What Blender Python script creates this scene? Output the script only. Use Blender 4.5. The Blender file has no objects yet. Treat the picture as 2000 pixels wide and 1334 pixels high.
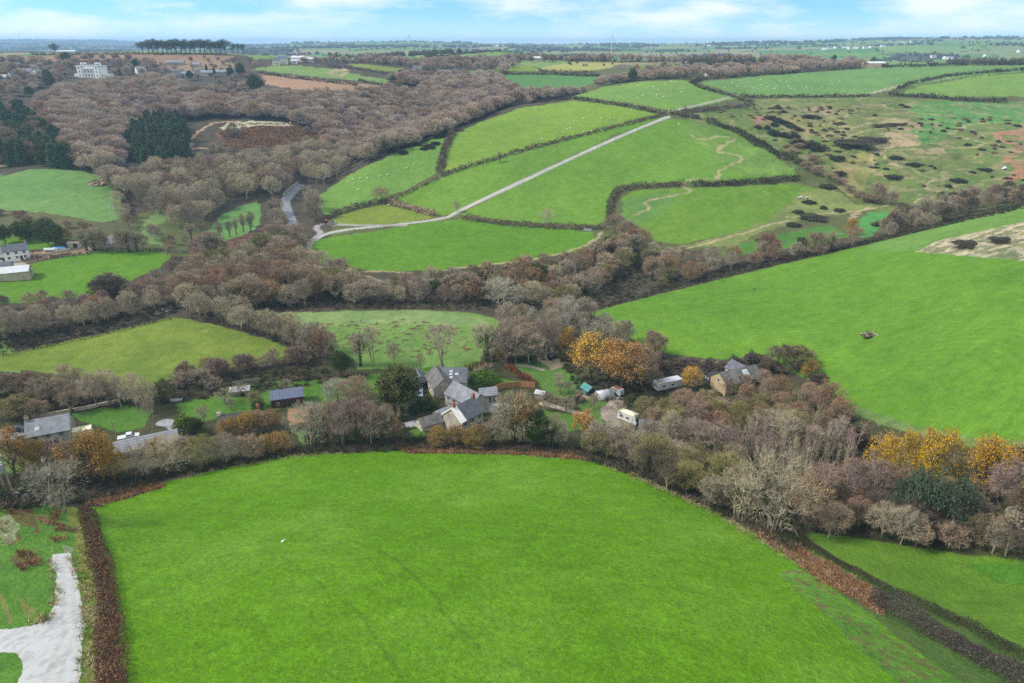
import bpy, math, random
import numpy as np
from mathutils import Vector, Matrix
R_ = math.radians
random.seed(7); RNG = np.random.default_rng(11)
SC = bpy.context.scene; COL = SC.collection

# ------------------------------------------------------------------ camera
CAMZ = 100.0; PITCH = R_(23.6); F = 1333.0
cd = bpy.data.cameras.new("camera"); cam = bpy.data.objects.new("camera", cd); COL.objects.link(cam)
cam.location = (0, 0, CAMZ); cam.rotation_euler = (R_(90) - PITCH, 0, 0)
cd.sensor_width = 36.0; cd.lens = 36.0 * F / 2000.0; cd.clip_start = 1.0; cd.clip_end = 40000.0
SC.camera = cam

# ------------------------------------------------------------------ sky, sun, exposure
SUN_EL, SUN_AZ = R_(46), R_(262)          # azimuth clockwise from +Y: from the left, slightly behind
w = bpy.data.worlds.new("World"); SC.world = w; w.use_nodes = True
nt = w.node_tree; N = nt.nodes; L = nt.links; N.clear()
out = N.new("ShaderNodeOutputWorld"); bg = N.new("ShaderNodeBackground"); bg.inputs[1].default_value = 0.064
tc = N.new("ShaderNodeTexCoord"); sky = N.new("ShaderNodeTexSky"); sky.sky_type = 'NISHITA'; sky.sun_disc = False
sky.sun_elevation = SUN_EL; sky.sun_rotation = SUN_AZ; sky.altitude = 100; sky.air_density = 1.0; sky.dust_density = 0.3; sky.ozone_density = 3.0
vm = N.new("ShaderNodeVectorMath"); vm.operation = 'ADD'; vm.inputs[1].default_value = (0, 0, 0.22)
vn = N.new("ShaderNodeVectorMath"); vn.operation = 'NORMALIZE'
L.new(tc.outputs['Generated'], vm.inputs[0]); L.new(vm.outputs[0], vn.inputs[0]); L.new(vn.outputs[0], sky.inputs[0])
sep = N.new("ShaderNodeSeparateXYZ"); L.new(tc.outputs['Generated'], sep.inputs[0])
# clouds: noise over the sky dome, flattened towards the horizon
mp = N.new("ShaderNodeMapping"); mp.inputs['Scale'].default_value = (1, 1, 4.2); L.new(tc.outputs['Generated'], mp.inputs[0])
cn = N.new("ShaderNodeTexNoise"); cn.inputs['Scale'].default_value = 5.2; cn.inputs['Detail'].default_value = 9; cn.inputs['Roughness'].default_value = 0.58
mp.inputs['Location'].default_value = (3.1, 0.35, 0.0); L.new(mp.outputs[0], cn.inputs[0])
cr = N.new("ShaderNodeMapRange"); cr.inputs[1].default_value = 0.42; cr.inputs[2].default_value = 0.62; L.new(cn.outputs[0], cr.inputs[0])
hi = N.new("ShaderNodeMapRange"); hi.inputs[1].default_value = 0.07; hi.inputs[2].default_value = 0.35; hi.inputs[3].default_value = 0.0; hi.inputs[4].default_value = 0.85
L.new(sep.outputs[2], hi.inputs[0])
mx = N.new("ShaderNodeMath"); mx.operation = 'MAXIMUM'; L.new(cr.outputs[0], mx.inputs[0]); L.new(hi.outputs[0], mx.inputs[1])
ml = N.new("ShaderNodeMath"); ml.operation = 'MULTIPLY'; ml.inputs[1].default_value = 0.9; L.new(mx.outputs[0], ml.inputs[0])
tint = N.new("ShaderNodeMix"); tint.data_type = 'RGBA'; tint.blend_type = 'MULTIPLY'; tint.inputs[0].default_value = 1.0
tint.inputs[7].default_value = (1.05, 1.36, 1.24, 1); L.new(sky.outputs[0], tint.inputs[6])
cm = N.new("ShaderNodeMix"); cm.data_type = 'RGBA'; L.new(ml.outputs[0], cm.inputs[0]); L.new(tint.outputs[2], cm.inputs[6])
cm.inputs[7].default_value = (5.6, 5.9, 6.0, 1)
hg = N.new("ShaderNodeMapRange"); hg.inputs[1].default_value = -.02; hg.inputs[2].default_value = 0.045; hg.inputs[3].default_value = 0.75; hg.inputs[4].default_value = 0.0; hg.interpolation_type = 'SMOOTHSTEP'; L.new(sep.outputs[2], hg.inputs[0])
hm_ = N.new("ShaderNodeMix"); hm_.data_type = 'RGBA'; L.new(hg.outputs[0], hm_.inputs[0]); L.new(cm.outputs[2], hm_.inputs[6]); hm_.inputs[7].default_value = (6.0, 7.0, 7.4, 1)   # pale band of air low over the horizon
L.new(hm_.outputs[2], bg.inputs[0]); L.new(bg.outputs[0], out.inputs[0])
sd = bpy.data.lights.new("sun", 'SUN'); sd.energy = 1.5; sd.angle = R_(12); sd.color = (1.0, 0.95, 0.87)
so = bpy.data.objects.new("sun", sd); COL.objects.link(so)
_d = Vector((math.sin(SUN_AZ) * math.cos(SUN_EL), math.cos(SUN_AZ) * math.cos(SUN_EL), math.sin(SUN_EL)))
so.rotation_euler = (-_d).to_track_quat('-Z', 'Y').to_euler()
SC.view_settings.view_transform = 'Standard'; SC.view_settings.look = 'None'; SC.view_settings.gamma = 1.0
SC.view_settings.exposure = 1.62; SC.view_settings.use_curve_mapping = False
cy = SC.cycles; cy.use_denoising = False; cy.max_bounces = 5; cy.diffuse_bounces = 2; cy.glossy_bounces = 2
cy.transparent_max_bounces = 8; cy.volume_bounces = 1; cy.sample_clamp_indirect = 6

# ------------------------------------------------------------------ terrain: height from surveyed points
def ray(px, py):
    x = (np.asarray(px, float) - 1000) / F; y = -(np.asarray(py, float) - 667) / F
    return np.stack([x, math.cos(PITCH) + y * math.sin(PITCH), -math.sin(PITCH) + y * math.cos(PITCH)], -1)

CP = []                                   # (u, v, z): u = X/Y, v = ln(Y)
def cz(px, py, z):                        # seen point at height z
    d = ray(px, py); t = (z - CAMZ) / d[2]; CP.append((d[0] / d[1], math.log(d[1] * t), z))
def cr_(px, py, r):                       # seen point at forward distance r
    d = ray(px, py); CP.append((d[0] / d[1], math.log(r), CAMZ + r * d[2] / d[1]))
def cw(u, r, z): CP.append((u, math.log(r), z))
for p in [(-200,1500,40),(300,1500,44),(1000,1500,46),(1700,1500,41),(2300,1500,34),(1000,1334,38),(500,1334,37.5),(1500,1334,36),(0,1334,38),(2000,1334,31),
          (130,1130,31),(600,1100,29),(1000,1100,29),(1400,1100,25),(1700,1150,24),(1950,1200,23),(200,990,18),(300,950,14),(600,890,9),(830,872,7),
          (1000,885,7.5),(1150,900,8),(1300,970,13),(1450,1040,17.5),(1560,1040,16),(1700,1060,16),(2000,1090,19),(1950,980,20),(1700,960,11),(1500,900,6),
          (1900,870,24),(1650,800,12),(1600,740,9),(1450,700,6),(1250,690,3),(1300,800,2),(1100,800,2),(900,800,2.5),(600,800,4),(300,830,5),(50,830,5),(100,900,9),
          (900,720,2.5),(650,720,4),(300,730,5),(20,700,7),(300,620,7),(800,610,3),(950,610,2.2),(1150,610,2),(500,600,4),(100,600,6),(300,560,6),
          (100,540,8),(200,490,11),(30,490,12),(100,430,18),(300,430,14),(450,430,10),(500,470,7),(565,390,13),(600,500,4),(880,425,9),(620,440,8),(740,440,8),
          (640,380,12),(800,380,15),(740,310,31),(870,257,42),(1000,208,52),(1120,194,55),(1300,220,52),(1000,330,27),(1200,300,32),(1300,350,23),(1100,420,10),(900,300,33),
          (1100,240,46),(800,540,2),(1000,520,3),(600,530,3),(1300,480,5),(1180,470,6),(1400,400,16),(1500,440,11),(1560,300,31),(1600,350,22),(1680,370,18),(1450,270,37),(1400,320,28),
          (1750,300,31),(1750,240,43),(1900,340,25),(1980,280,35),(1700,195,54),(1900,200,53),(1450,192,54.5),(1700,420,13),(1950,388,21),(1600,500,12),(1800,452,25),(2000,403,39),
          (1500,600,11),(1700,560,20),(1950,500,36),(1700,650,17),(1950,650,33),(1950,780,29),(1750,780,18),(1350,550,4)]: cz(*p)
for p in [(1330,160,680),(1900,170,690),(1400,130,900),(1700,150,760),(1700,134,880),(1990,140,770),(1560,136,890),(1070,170,780),(1070,145,860),(1100,130,940),(1000,112,1250),(950,103,1400),(1200,116,1200),(1500,116,1200),(1990,125,1000),
          (300,400,390),(300,300,500),(300,250,580),(300,200,670),(300,160,770),(182,152,790),(300,125,880),(350,104,950),(100,106,950),(480,108,950),(500,330,465),(500,250,570),(600,190,670),(700,200,680),
          (600,150,800),(560,130,870),(700,300,545),(800,250,640),(900,210,700),(950,180,760),(850,150,850),(800,118,1050),(620,116,1020),(100,380,385),(100,335,425),(0,340,425),
          (30,300,480),(30,200,650),(30,150,780),(30,110,900),(150,270,540),(400,200,680),(420,330,460)]: cr_(*p)
for u, y0 in [(-.75,78.5),(-.6,78),(-.45,84),(-.3,85),(-.18,81.5),(-.08,84),(.0,87),(.1,87.5),(.2,86),(.33,84),(.42,81),(.52,76),(.62,75),(.75,73)]:
    px = 1000 + u * 1450; far = 9000 if u < -.35 else 5200
    cr_(px, y0, far); cr_(px, y0 + 9, far * .68); cr_(px, y0 + 18, far * .48); CP.append((u, math.log(far * 1.5), 45.0))
    cr_(px, 112, 2200); cw(u, 1650, 50); cw(u, 14000, 20)
for u, r, z in [(-.2,548,22),(-.1,625,33),(-.28,485,14),(.0,700,44),(.65,322,19),(.5,332,12),(-.6,1300,70),(-.4,1300,68),(-.9,200,12),(.95,200,40),(-.95,450,28),(.95,450,40),(-.95,800,65),(.95,800,68),(-.95,100,30),(.95,100,30),(0,30,55),(.9,35,45),(-.9,35,50),(-2.6,60,40),(2.6,60,44),(-2.6,200,20),(2.6,200,46),(-2.6,600,50),(2.6,600,60),(-2.6,3000,70),(2.6,3000,90)]: cw(u, r, z)
CP = np.array(CP)

def tps(uv, cp, lam=2e-4):
    def k(a, b):
        d2 = (a[:, None, 0] - b[None, :, 0])**2 + (a[:, None, 1] - b[None, :, 1])**2
        return 0.5 * d2 * np.log(d2 + 1e-12)
    X = cp[:, :2]; n = len(X); A = np.zeros((n + 3, n + 3)); A[:n, :n] = k(X, X) + lam * np.eye(n)
    A[:n, n] = 1; A[:n, n+1:] = X; A[n, :n] = 1; A[n+1:, :n] = X.T
    w_ = np.linalg.solve(A, np.concatenate([cp[:, 2], [0, 0, 0]]))
    o = np.empty(len(uv))
    for i in range(0, len(uv), 20000):
        q = uv[i:i+20000]; o[i:i+20000] = k(q, X) @ w_[:n] + w_[n] + q @ w_[n+1:]
    return o

def vnoise(x, y, seed=0):                 # smooth value noise, period-free
    xi = np.floor(x).astype(np.int64); yi = np.floor(y).astype(np.int64); fx = x - xi; fy = y - yi
    fx = fx*fx*(3-2*fx); fy = fy*fy*(3-2*fy)
    def h(a, b):
        n = (a * 374761393 + b * 668265263 + seed * 1442695041) & 0xFFFFFFFF
        n = ((n ^ (n >> 13)) * 1274126177) & 0xFFFFFFFF
        return ((n ^ (n >> 16)) & 0xFFFF) / 65535.0
    return (h(xi, yi)*(1-fx) + h(xi+1, yi)*fx)*(1-fy) + (h(xi, yi+1)*(1-fx) + h(xi+1, yi+1)*fx)*fy
def fbm(x, y, seed=0, o=4):
    s = 0; a = .5; t = 0
    for i in range(o): s = s + a * vnoise(x * 2**i, y * 2**i, seed + i); t += a; a *= .55
    return s / t

US = np.concatenate([np.linspace(-2.6, -1.21, 90), np.linspace(-1.2, 1.2, 1320), np.linspace(1.21, 2.6, 90)]); NU = len(US)
VS = np.concatenate([np.arange(math.log(38), math.log(660), .0029), np.arange(math.log(660), math.log(13500), .0085)]); NV = len(VS)
def cubic_matrix(fine, coarse):
    n = len(coarse); st = coarse[1] - coarse[0]; M = np.zeros((len(fine), n)); t = (fine - coarse[0]) / st
    i = np.clip(np.floor(t).astype(int), 0, n - 2); f = t - i
    wts = [-.5*f**3+f**2-.5*f, 1.5*f**3-2.5*f**2+1, -1.5*f**3+2*f**2+.5*f, .5*f**3-.5*f**2]
    for k, wt in enumerate(wts): np.add.at(M, (np.arange(len(fine)), np.clip(i - 1 + k, 0, n - 1)), wt)
    return M
uc = np.linspace(-2.61, 2.61, 400); vc = np.linspace(VS[0], VS[-1] + .01, 300)
gu, gv = np.meshgrid(uc, vc); HC = tps(np.stack([gu.ravel(), gv.ravel()], 1), CP).reshape(gu.shape)
HG = cubic_matrix(VS, vc) @ HC @ cubic_matrix(US, uc).T
GU, GV = np.meshgrid(US, VS); GY = np.exp(GV); GX = GU * GY
# gentle relief: undulations, and the bumps of the riding ground
mxm = np.exp(-(((GU - .49) / .2)**4 + ((GV - math.log(470)) / .2)**4))
HG += (fbm(GX / 26, GY / 26, 3) - .5) * 1.3 * np.clip((GY - 60) / 150, .15, 1) * np.clip(GY / 250, .5, 3)
HG += mxm * ((fbm(GX / 9, GY / 9, 21, 3) - .5) * 3.0 + (fbm(GX / 28, GY / 22, 23, 2) - .5) * 8)
HG += (fbm(GX / 140, GY / 140, 9, 3) - .5) * 9 * np.clip((GY - 900) / 800, 0, 1)
def height(x, y):
    x = np.asarray(x, float); y = np.maximum(np.asarray(y, float), 30); u = x / y; v = np.log(y)
    a = np.clip(np.interp(u, US, np.arange(NU)), 0, NU - 1.001); b = np.clip(np.interp(v, VS, np.arange(NV)), 0, NV - 1.001)
    i = a.astype(int); j = b.astype(int); fa = a - i; fb = b - j
    return (HG[j, i]*(1-fa) + HG[j, i+1]*fa)*(1-fb) + (HG[j+1, i]*(1-fa) + HG[j+1, i+1]*fa)*fb
TS = np.exp(np.arange(math.log(40), math.log(13000), .0045))
def hit(px, py):                          # where sight lines meet the ground
    px = np.atleast_1d(np.asarray(px, float)); py = np.atleast_1d(np.asarray(py, float)); o = np.empty((len(px), 3))
    for n, (a, b) in enumerate(zip(px, py)):
        d = ray(a, b); d = d / d[1]; z = CAMZ + d[2] * TS; g = z - height(d[0] * TS, TS)
        k = np.argmax(g < 0)
        if g[k] >= 0: t = 9000.0
        elif k == 0: t = TS[0]
        else: t = TS[k-1] + (TS[k] - TS[k-1]) * g[k-1] / (g[k-1] - g[k])
        o[n] = (d[0] * t, t, height(d[0] * t, t))
    return o
def at(px, py): return Vector(hit(px, py)[0])
def dense(pts, step=14, closed=True):     # a pixel outline walked in short steps
    o = []; n = len(pts)
    for i in range(n if closed else n - 1):
        a = pts[i]; b = pts[(i + 1) % n]; k = max(1, int(math.hypot(b[0]-a[0], b[1]-a[1]) / step))
        for j in range(k): o.append((a[0] + (b[0]-a[0]) * j / k, a[1] + (b[1]-a[1]) * j / k))
    if not closed: o.append(pts[-1])
    return o
def world(pts, closed=True, step=14):
    q = np.array(dense(pts, step, closed)); return hit(q[:, 0], q[:, 1])
def spl(pts, n=6):                        # Catmull-Rom through pixel points
    P = [pts[0]] + list(pts) + [pts[-1]]; o = []
    for i in range(1, len(P) - 2):
        for k in range(n):
            t = k / n; o.append(tuple(.5*((2*P[i][c]) + (-P[i-1][c]+P[i+1][c])*t + (2*P[i-1][c]-5*P[i][c]+4*P[i+1][c]-P[i+2][c])*t*t + (-P[i-1][c]+3*P[i][c]-3*P[i+1][c]+P[i+2][c])*t**3) for c in (0, 1)))
    o.append(tuple(pts[-1])); return o
def inside(x, y, poly):
    r = np.zeros(x.shape, bool); n = len(poly); xj, yj = poly[-1]
    for xi, yi in poly:
        c = ((yi > y) != (yj > y)); 
        if yj != yi: r ^= c & (x < (xj - xi) * (y - yi) / (yj - yi) + xi)
        xj, yj = xi, yi
    return r
# ------------------------------------------------------------------ helpers: objects, labels, materials
def tag(o, label=None, cat=None, group=None, kind=None):
    if label: o['label'] = label
    if cat: o['category'] = cat
    if group: o['group'] = group
    if kind: o['kind'] = kind
    return o
def link(o, parent=None):
    COL.objects.link(o)
    if parent is not None: o.parent = parent
    return o
def empty(name, loc, rz=0.0, sc=1.0):
    o = bpy.data.objects.new(name, None); o.location = loc; o.rotation_euler = (0, 0, rz)
    o.scale = (sc, sc, sc) if not hasattr(sc, '__len__') else sc; o.empty_display_size = .5
    return link(o)
def material(name, col, rough=.9, var=.25, scale=1.0, fine=6.0, fine2=None, rnd=.0, hue=.0, spec=.2, metal=.0, attr=None, bump=0.0, stripes=None, coords='Object', translucent=0.0):
    m = bpy.data.materials.new(name); m.use_nodes = True; nt = m.node_tree; N = nt.nodes; L = nt.links
    b = N['Principled BSDF']; b.inputs['Roughness'].default_value = rough; b.inputs['Metallic'].default_value = metal
    b.inputs['Specular IOR Level'].default_value = spec
    if translucent: b.inputs['Transmission Weight'].default_value = 0
    tc = N.new("ShaderNodeTexCoord"); co = tc.outputs[coords]
    def noise(sc, det=3):
        n = N.new("ShaderNodeTexNoise"); n.inputs['Scale'].default_value = sc; n.inputs['Detail'].default_value = det; L.new(co, n.inputs[0]); return n.outputs[0]
    def rng(src, lo, hi, a=.25, z=.75):
        r = N.new("ShaderNodeMapRange"); r.inputs[1].default_value = a; r.inputs[2].default_value = z; r.inputs[3].default_value = lo; r.inputs[4].default_value = hi; L.new(src, r.inputs[0]); return r.outputs[0]
    def mul(a, bb):
        k = N.new("ShaderNodeMath"); k.operation = 'MULTIPLY'; L.new(a, k.inputs[0]); L.new(bb, k.inputs[1]); return k.outputs[0]
    f = mul(rng(noise(scale), 1 - var, 1 + var), rng(noise(fine, 2), 1 - var * .7, 1 + var * .7))
    if fine2: f = mul(f, rng(noise(fine2[0], 2), 1 - fine2[1], 1 + fine2[1], .3, .7))
    if rnd:
        oi = N.new("ShaderNodeObjectInfo"); f = mul(f, rng(oi.outputs['Random'], 1 - rnd, 1 + rnd, 0, 1))
    if stripes:                            # (axis, period, depth) courses of slate, boards, corrugation
        sp = N.new("ShaderNodeSeparateXYZ"); L.new(co, sp.inputs[0])
        wv = N.new("ShaderNodeMath"); wv.operation = 'MULTIPLY'; wv.inputs[1].default_value = 6.2832 / stripes[1]; L.new(sp.outputs[stripes[0]], wv.inputs[0])
        sn = N.new("ShaderNodeMath"); sn.operation = 'SINE'; L.new(wv.outputs[0], sn.inputs[0]); f = mul(f, rng(sn.outputs[0], 1 - stripes[2], 1 + stripes[2] * .4, -1, 1))
    if attr:
        at_ = N.new("ShaderNodeAttribute"); at_.attribute_name = attr; base = at_.outputs['Color']
    else:
        rg = N.new("ShaderNodeRGB"); rg.outputs[0].default_value = (*col, 1); base = rg.outputs[0]
    if hue:
        oi2 = N.new("ShaderNodeObjectInfo"); fr = N.new("ShaderNodeMath"); fr.operation = 'MULTIPLY'; fr.inputs[1].default_value = 7.31; L.new(oi2.outputs['Random'], fr.inputs[0])
        f2 = N.new("ShaderNodeMath"); f2.operation = 'FRACT'; L.new(fr.outputs[0], f2.inputs[0])
        hs = N.new("ShaderNodeHueSaturation"); L.new(rng(f2.outputs[0], .5 - hue, .5 + hue, 0, 1), hs.inputs['Hue']); L.new(rng(f2.outputs[0], .94, 1.08, 0, 1), hs.inputs['Saturation']); L.new(base, hs.inputs['Color']); base = hs.outputs[0]
    mixn = N.new("ShaderNodeVectorMath"); mixn.operation = 'SCALE'; L.new(base, mixn.inputs[0]); L.new(f, mixn.inputs['Scale']); L.new(mixn.outputs[0], b.inputs['Base Color'])
    if bump:
        bp = N.new("ShaderNodeBump"); bp.inputs['Strength'].default_value = bump; bp.inputs['Distance'].default_value = .3; L.new(noise(fine, 4), bp.inputs['Height']); L.new(bp.outputs[0], b.inputs['Normal'])
    return m

# ------------------------------------------------------------------ ground cover: what grows where
LUSH=(.080,.175,.013); MID=(.100,.188,.022); YEL=(.140,.182,.026); PALE=(.130,.200,.055); OLIVE=(.100,.138,.036); TAN=(.27,.215,.12); BRAM=(.045,.042,.034)
WOOD=(.062,.052,.036); PLO=(.27,.165,.105); FERN=(.135,.058,.030); TRK=(.35,.27,.165); GREY=(.35,.34,.32); DRV=(.43,.425,.42); TAR=(.20,.205,.23); COOL=(.070,.160,.045); EARTH=(.26,.125,.075)
COLR = np.empty((NV, NU, 3)); REG = np.zeros((NV, NU), np.int16); MOT = np.full((NV, NU), .25)
wx = (fbm(GX / 5, GY / 5, 31, 3) - .5) * 3.0 * np.clip(GY / 250, .5, 2.5); wy = (fbm(GX / 5, GY / 5, 37, 3) - .5) * 3.0 * np.clip(GY / 250, .5, 2.5)
PU = (GX + wx) / (GY + wy); PV = np.log(GY + wy); PX = PU * np.exp(PV); PY = np.exp(PV)
n40 = fbm(GX / 40, GY / 40, 51, 4); n10 = fbm(GX / 10, GY / 10, 57, 4); n3 = fbm(GX / 2.6, GY / 2.6, 61, 3)
def C(c): return np.array(c)
RAG = fbm(GX / np.clip(GY / 45, 1.2, 9), GY / np.clip(GY / 60, 1.0, 6), 67, 3)
# far country: irregular patchwork of fields
rg = np.random.default_rng(5)
def patchwork(x, y, size, seed):
    r = np.random.default_rng(seed); rot = .35; xr = (x*math.cos(rot) - y*math.sin(rot)) / size; yr = (x*math.sin(rot) + y*math.cos(rot)) / (size * 1.0)
    xi = np.floor(xr).astype(int); yi = np.floor(yr).astype(int); best = np.full(x.shape, 9e9); sec = best.copy(); idn = np.zeros(x.shape, int)
    tab = r.random((64, 64, 3))
    for a in (-1, 0, 1):
        for b in (-1, 0, 1):
            t = tab[(xi + a) % 64, (yi + b) % 64]; d = np.maximum(np.abs(xr - (xi + a + .15 + .7*t[..., 0])), np.abs(yr - (yi + b + .15 + .7*t[..., 1])) * 1.2)
            m = d < best; sec = np.where(m, best, np.minimum(sec, d)); best = np.where(m, d, best); idn = np.where(m, ((xi + a) % 64) * 64 + (yi + b) % 64, idn)
    return tab.reshape(-1, 3)[idn, 2], (sec - best) * size, idn
PT, PE, PI_ = patchwork(PX, PY, 150, 4); PT2, PE2, PI2 = patchwork(PX, PY, 330, 8)
farm = np.where(GY > 2300, PT2, PT); edge = np.where(GY > 2300, PE2, PE)
pal = np.array([MID, PALE, (.13,.19,.06), MID, COOL, PALE, (.20,.18,.10), WOOD, COOL, (.15,.18,.07), PALE, (.10,.085,.06)])
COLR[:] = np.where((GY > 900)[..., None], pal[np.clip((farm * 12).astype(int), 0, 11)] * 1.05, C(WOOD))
COLR[(GY > 900) & (edge < np.clip(GY / 450, 3, 16))] = (.055, .052, .038)
COLR[(GU < -.30) & (GY > 1500) & (fbm(GX / 700, GY / 500, 95, 3) > .36)] = (.045,.050,.034)
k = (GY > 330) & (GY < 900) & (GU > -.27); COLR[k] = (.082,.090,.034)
k = (GY < 900) & (np.abs(GU) > .735) & ((np.abs(GU) > .8) | (GY < 60) | (GY > 420)); COLR[k] = pal[[0, 1, 2, 3, 4, 5, 0, 1, 8, 9, 10, 3]][np.clip((patchwork(GX, GY, 120, 6)[0] * 12).astype(int), 0, 11)][k]
POLYS = {}
def poly(name, pts, col, reg=0, mot=.25, fade=0.0, mask=None):
    q = world(pts); uv = np.stack([q[:, 0] / q[:, 1], np.log(q[:, 1])], 1); POLYS[name] = (uv, q)
    j0 = max(0, np.searchsorted(VS, uv[:, 1].min() - .03)); j1 = min(NV, np.searchsorted(VS, uv[:, 1].max() + .03) + 1)
    i0 = max(0, np.searchsorted(US, uv[:, 0].min() - .03)); i1 = min(NU, np.searchsorted(US, uv[:, 0].max() + .03) + 1)
    s = (slice(j0, j1), slice(i0, i1)); m = inside(PU[s], PV[s], uv)
    if mask is not None: m &= mask[s]
    if col is not None:
        if fade: COLR[s][m] = COLR[s][m] * fade + C(col) * (1 - fade)
        else: COLR[s][m] = col
    if reg is not None and reg >= 0: REG[s][m] = reg
    if mot is not None: MOT[s][m] = mot
    return m, s
REGN = {0: ('ground', 'bare and rough ground under the woods and hedges')}
def field(pts, col, name='field', label=None, **k):
    r = len(REGN); REGN[r] = (name, label); poly('r%d' % r, pts, col, r, **k); return r
def blob(px, py, rx, ry, col, fade=0.0, mot=.3, ragged=.42):   # irregular patch given in picture units
    rr = np.random.default_rng(int(px * 7 + py * 13)); n = 14
    pts = [(px + rx * math.cos(t) * f, py + ry * math.sin(t) * f) for t, f in ((2*math.pi*i/n, .8 + .4*rr.random()) for i in range(n))]
    return poly('b', pts, col, None, mot, fade, RAG > ragged)
WAY = []
def way(pts, width, col, name=None, label=None, fade=0.0, wob=.0, reg=None):
    q = world(spl(pts, 6), False, 6)[:, :2]; WAY.append(q)
    if name: REGN[len(REGN)] = (name, label); reg = len(REGN) - 1
    j0 = max(0, np.searchsorted(VS, math.log(q[:, 1].min() - 8))); j1 = min(NV, np.searchsorted(VS, math.log(q[:, 1].max() + 8)) + 1)
    uq = q[:, 0] / q[:, 1]; i0 = max(0, np.searchsorted(US, uq.min() - .03)); i1 = min(NU, np.searchsorted(US, uq.max() + .03) + 1)
    s = (slice(j0, j1), slice(i0, i1)); X = PX[s] if wob else GX[s]; Y = PY[s] if wob else GY[s]; D = np.full(X.shape, 1e9)
    for a, b in zip(q[:-1], q[1:]):
        d = b - a; l2 = (d ** 2).sum() + 1e-9; t = np.clip(((X - a[0]) * d[0] + (Y - a[1]) * d[1]) / l2, 0, 1); D = np.minimum(D, (X - a[0] - t*d[0])**2 + (Y - a[1] - t*d[1])**2)
    D = np.sqrt(D); k = np.clip((width / 2 + .25 - D) / .5, 0, 1)[..., None] * (1 - fade); COLR[s] = COLR[s] * (1 - k) + C(col) * k
    if reg is not None: REG[s][D < width / 2] = reg
    return q

# --- left hill, ploughed land and far fields on the ridge
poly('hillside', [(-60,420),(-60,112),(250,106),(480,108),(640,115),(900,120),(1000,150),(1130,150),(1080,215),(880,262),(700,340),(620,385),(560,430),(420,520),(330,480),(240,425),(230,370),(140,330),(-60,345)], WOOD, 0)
poly('b', [(-60,112),(110,108),(260,106),(420,108),(470,112),(420,118),(250,118),(100,120),(-60,124)], (.21,.13,.085), None)
poly('b', [(300,118),(420,116),(470,126),(460,140),(420,146),(330,134)], (.20,.14,.09), None)
field([(508,142),(545,146),(600,152),(680,160),(742,168),(715,180),(640,178),(570,174),(520,164)], PLO, 'ploughed_field', 'ploughed reddish brown field at the top of the bare wood', mot=.2)
field([(490,136),(530,128),(590,128),(645,134),(720,150),(762,155),(755,166),(700,158),(620,150),(540,142)], PALE, label='pale green field above the ploughed brown one')
blob(662,141,22,7,(.30,.22,.13))
field([(672,124),(720,126),(790,134),(785,142),(740,138),(700,132)], YEL, label='yellow green strip field between two hedges on the ridge')
field([(480,108),(520,108),(560,113),(500,116)], PALE, label='small pale field beside the tall pine clump')
field([(820,142),(860,145),(850,152),(822,152)], PALE); field([(892,139),(930,138),(935,149),(895,150)], MID); field([(838,170),(870,172),(885,186),(858,184)], YEL)
field([(985,147),(1010,144),(1100,146),(1168,149),(1160,163),(1100,180),(1040,189),(1005,178),(985,160)], COOL, label='dark green field in the dip behind the sheep hill', mot=.15)
field([(1045,138),(1075,128),(1115,122),(1160,122),(1212,124),(1195,132),(1150,140),(1090,140)], (.26,.25,.075), label='yellowish stubble field on the far ridge')
field([(985,138),(1010,130),(1045,127),(1035,136)], YEL); field([(800,118),(850,109),(900,104),(960,102),(1010,108),(1000,114),(900,118)], PALE, label='pale green striped field on the round hill below the skyline')
field([(960,101),(1040,101),(1095,108),(1030,110)], MID); field([(1225,130),(1290,124),(1330,126),(1300,134)], MID); field([(1232,146),(1275,140),(1280,150),(1240,153)], MID)
field([(1330,130),(1420,126),(1440,128),(1400,136),(1340,137)], MID); field([(1435,150),(1480,140),(1490,146),(1450,152)], MID); field([(1460,112),(1500,108),(1515,114),(1470,117)], PALE)
field([(1525,125),(1600,121),(1605,126),(1540,130)], MID)
# --- left valley
field([(-60,350),(0,345),(60,330),(140,332),(205,342),(235,385),(247,425),(200,436),(120,430),(80,414),(0,410),(-60,410)], (.105,.195,.052), label='pale green field below the left wood with a brown brush heap')
blob(192,357,20,7,(.06,.04,.03)); poly('b', [(-60,330),(20,325),(50,318),(0,308),(-60,310)], (.3,.2,.13), None)
field([(-60,595),(45,592),(160,580),(250,550),(310,522),(330,500),(300,489),(230,487),(190,491),(130,500),(60,516),(45,540),(0,552),(-60,562)], LUSH, label='bright green field between the white farmhouse and the tree belt')
field([(-60,470),(0,458),(60,465),(130,480),(60,488),(-60,500)], LUSH, label='small lawn behind the white farmhouse')
poly('b', [(40,500),(100,488),(170,478),(190,492),(120,500),(50,515)], (.25,.17,.11), None); poly('b', [(-60,505),(30,500),(55,515),(40,540),(-60,560)], (.33,.28,.22), None)
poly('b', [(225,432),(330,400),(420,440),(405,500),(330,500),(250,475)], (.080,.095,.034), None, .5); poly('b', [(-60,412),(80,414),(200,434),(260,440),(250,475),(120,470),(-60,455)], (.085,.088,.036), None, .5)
field([(270,470),(285,430),(310,410),(330,420),(300,450),(320,480)], (.12,.19,.06), name='meadow', label='narrow rough meadow beside the bare wood')
field([(405,460),(430,420),(500,392),(512,400),(505,440),(470,468),(425,480)], (.10,.20,.055), label='green field with a line of ivy clad trees')
field([(428,495),(470,470),(540,440),(545,462),(480,485),(440,500)], LUSH, label='narrow green field below the farm track'); poly('b', [(400,492),(440,470),(520,446),(540,440),(520,452),(430,497)], (.12,.07,.05), None)
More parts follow.
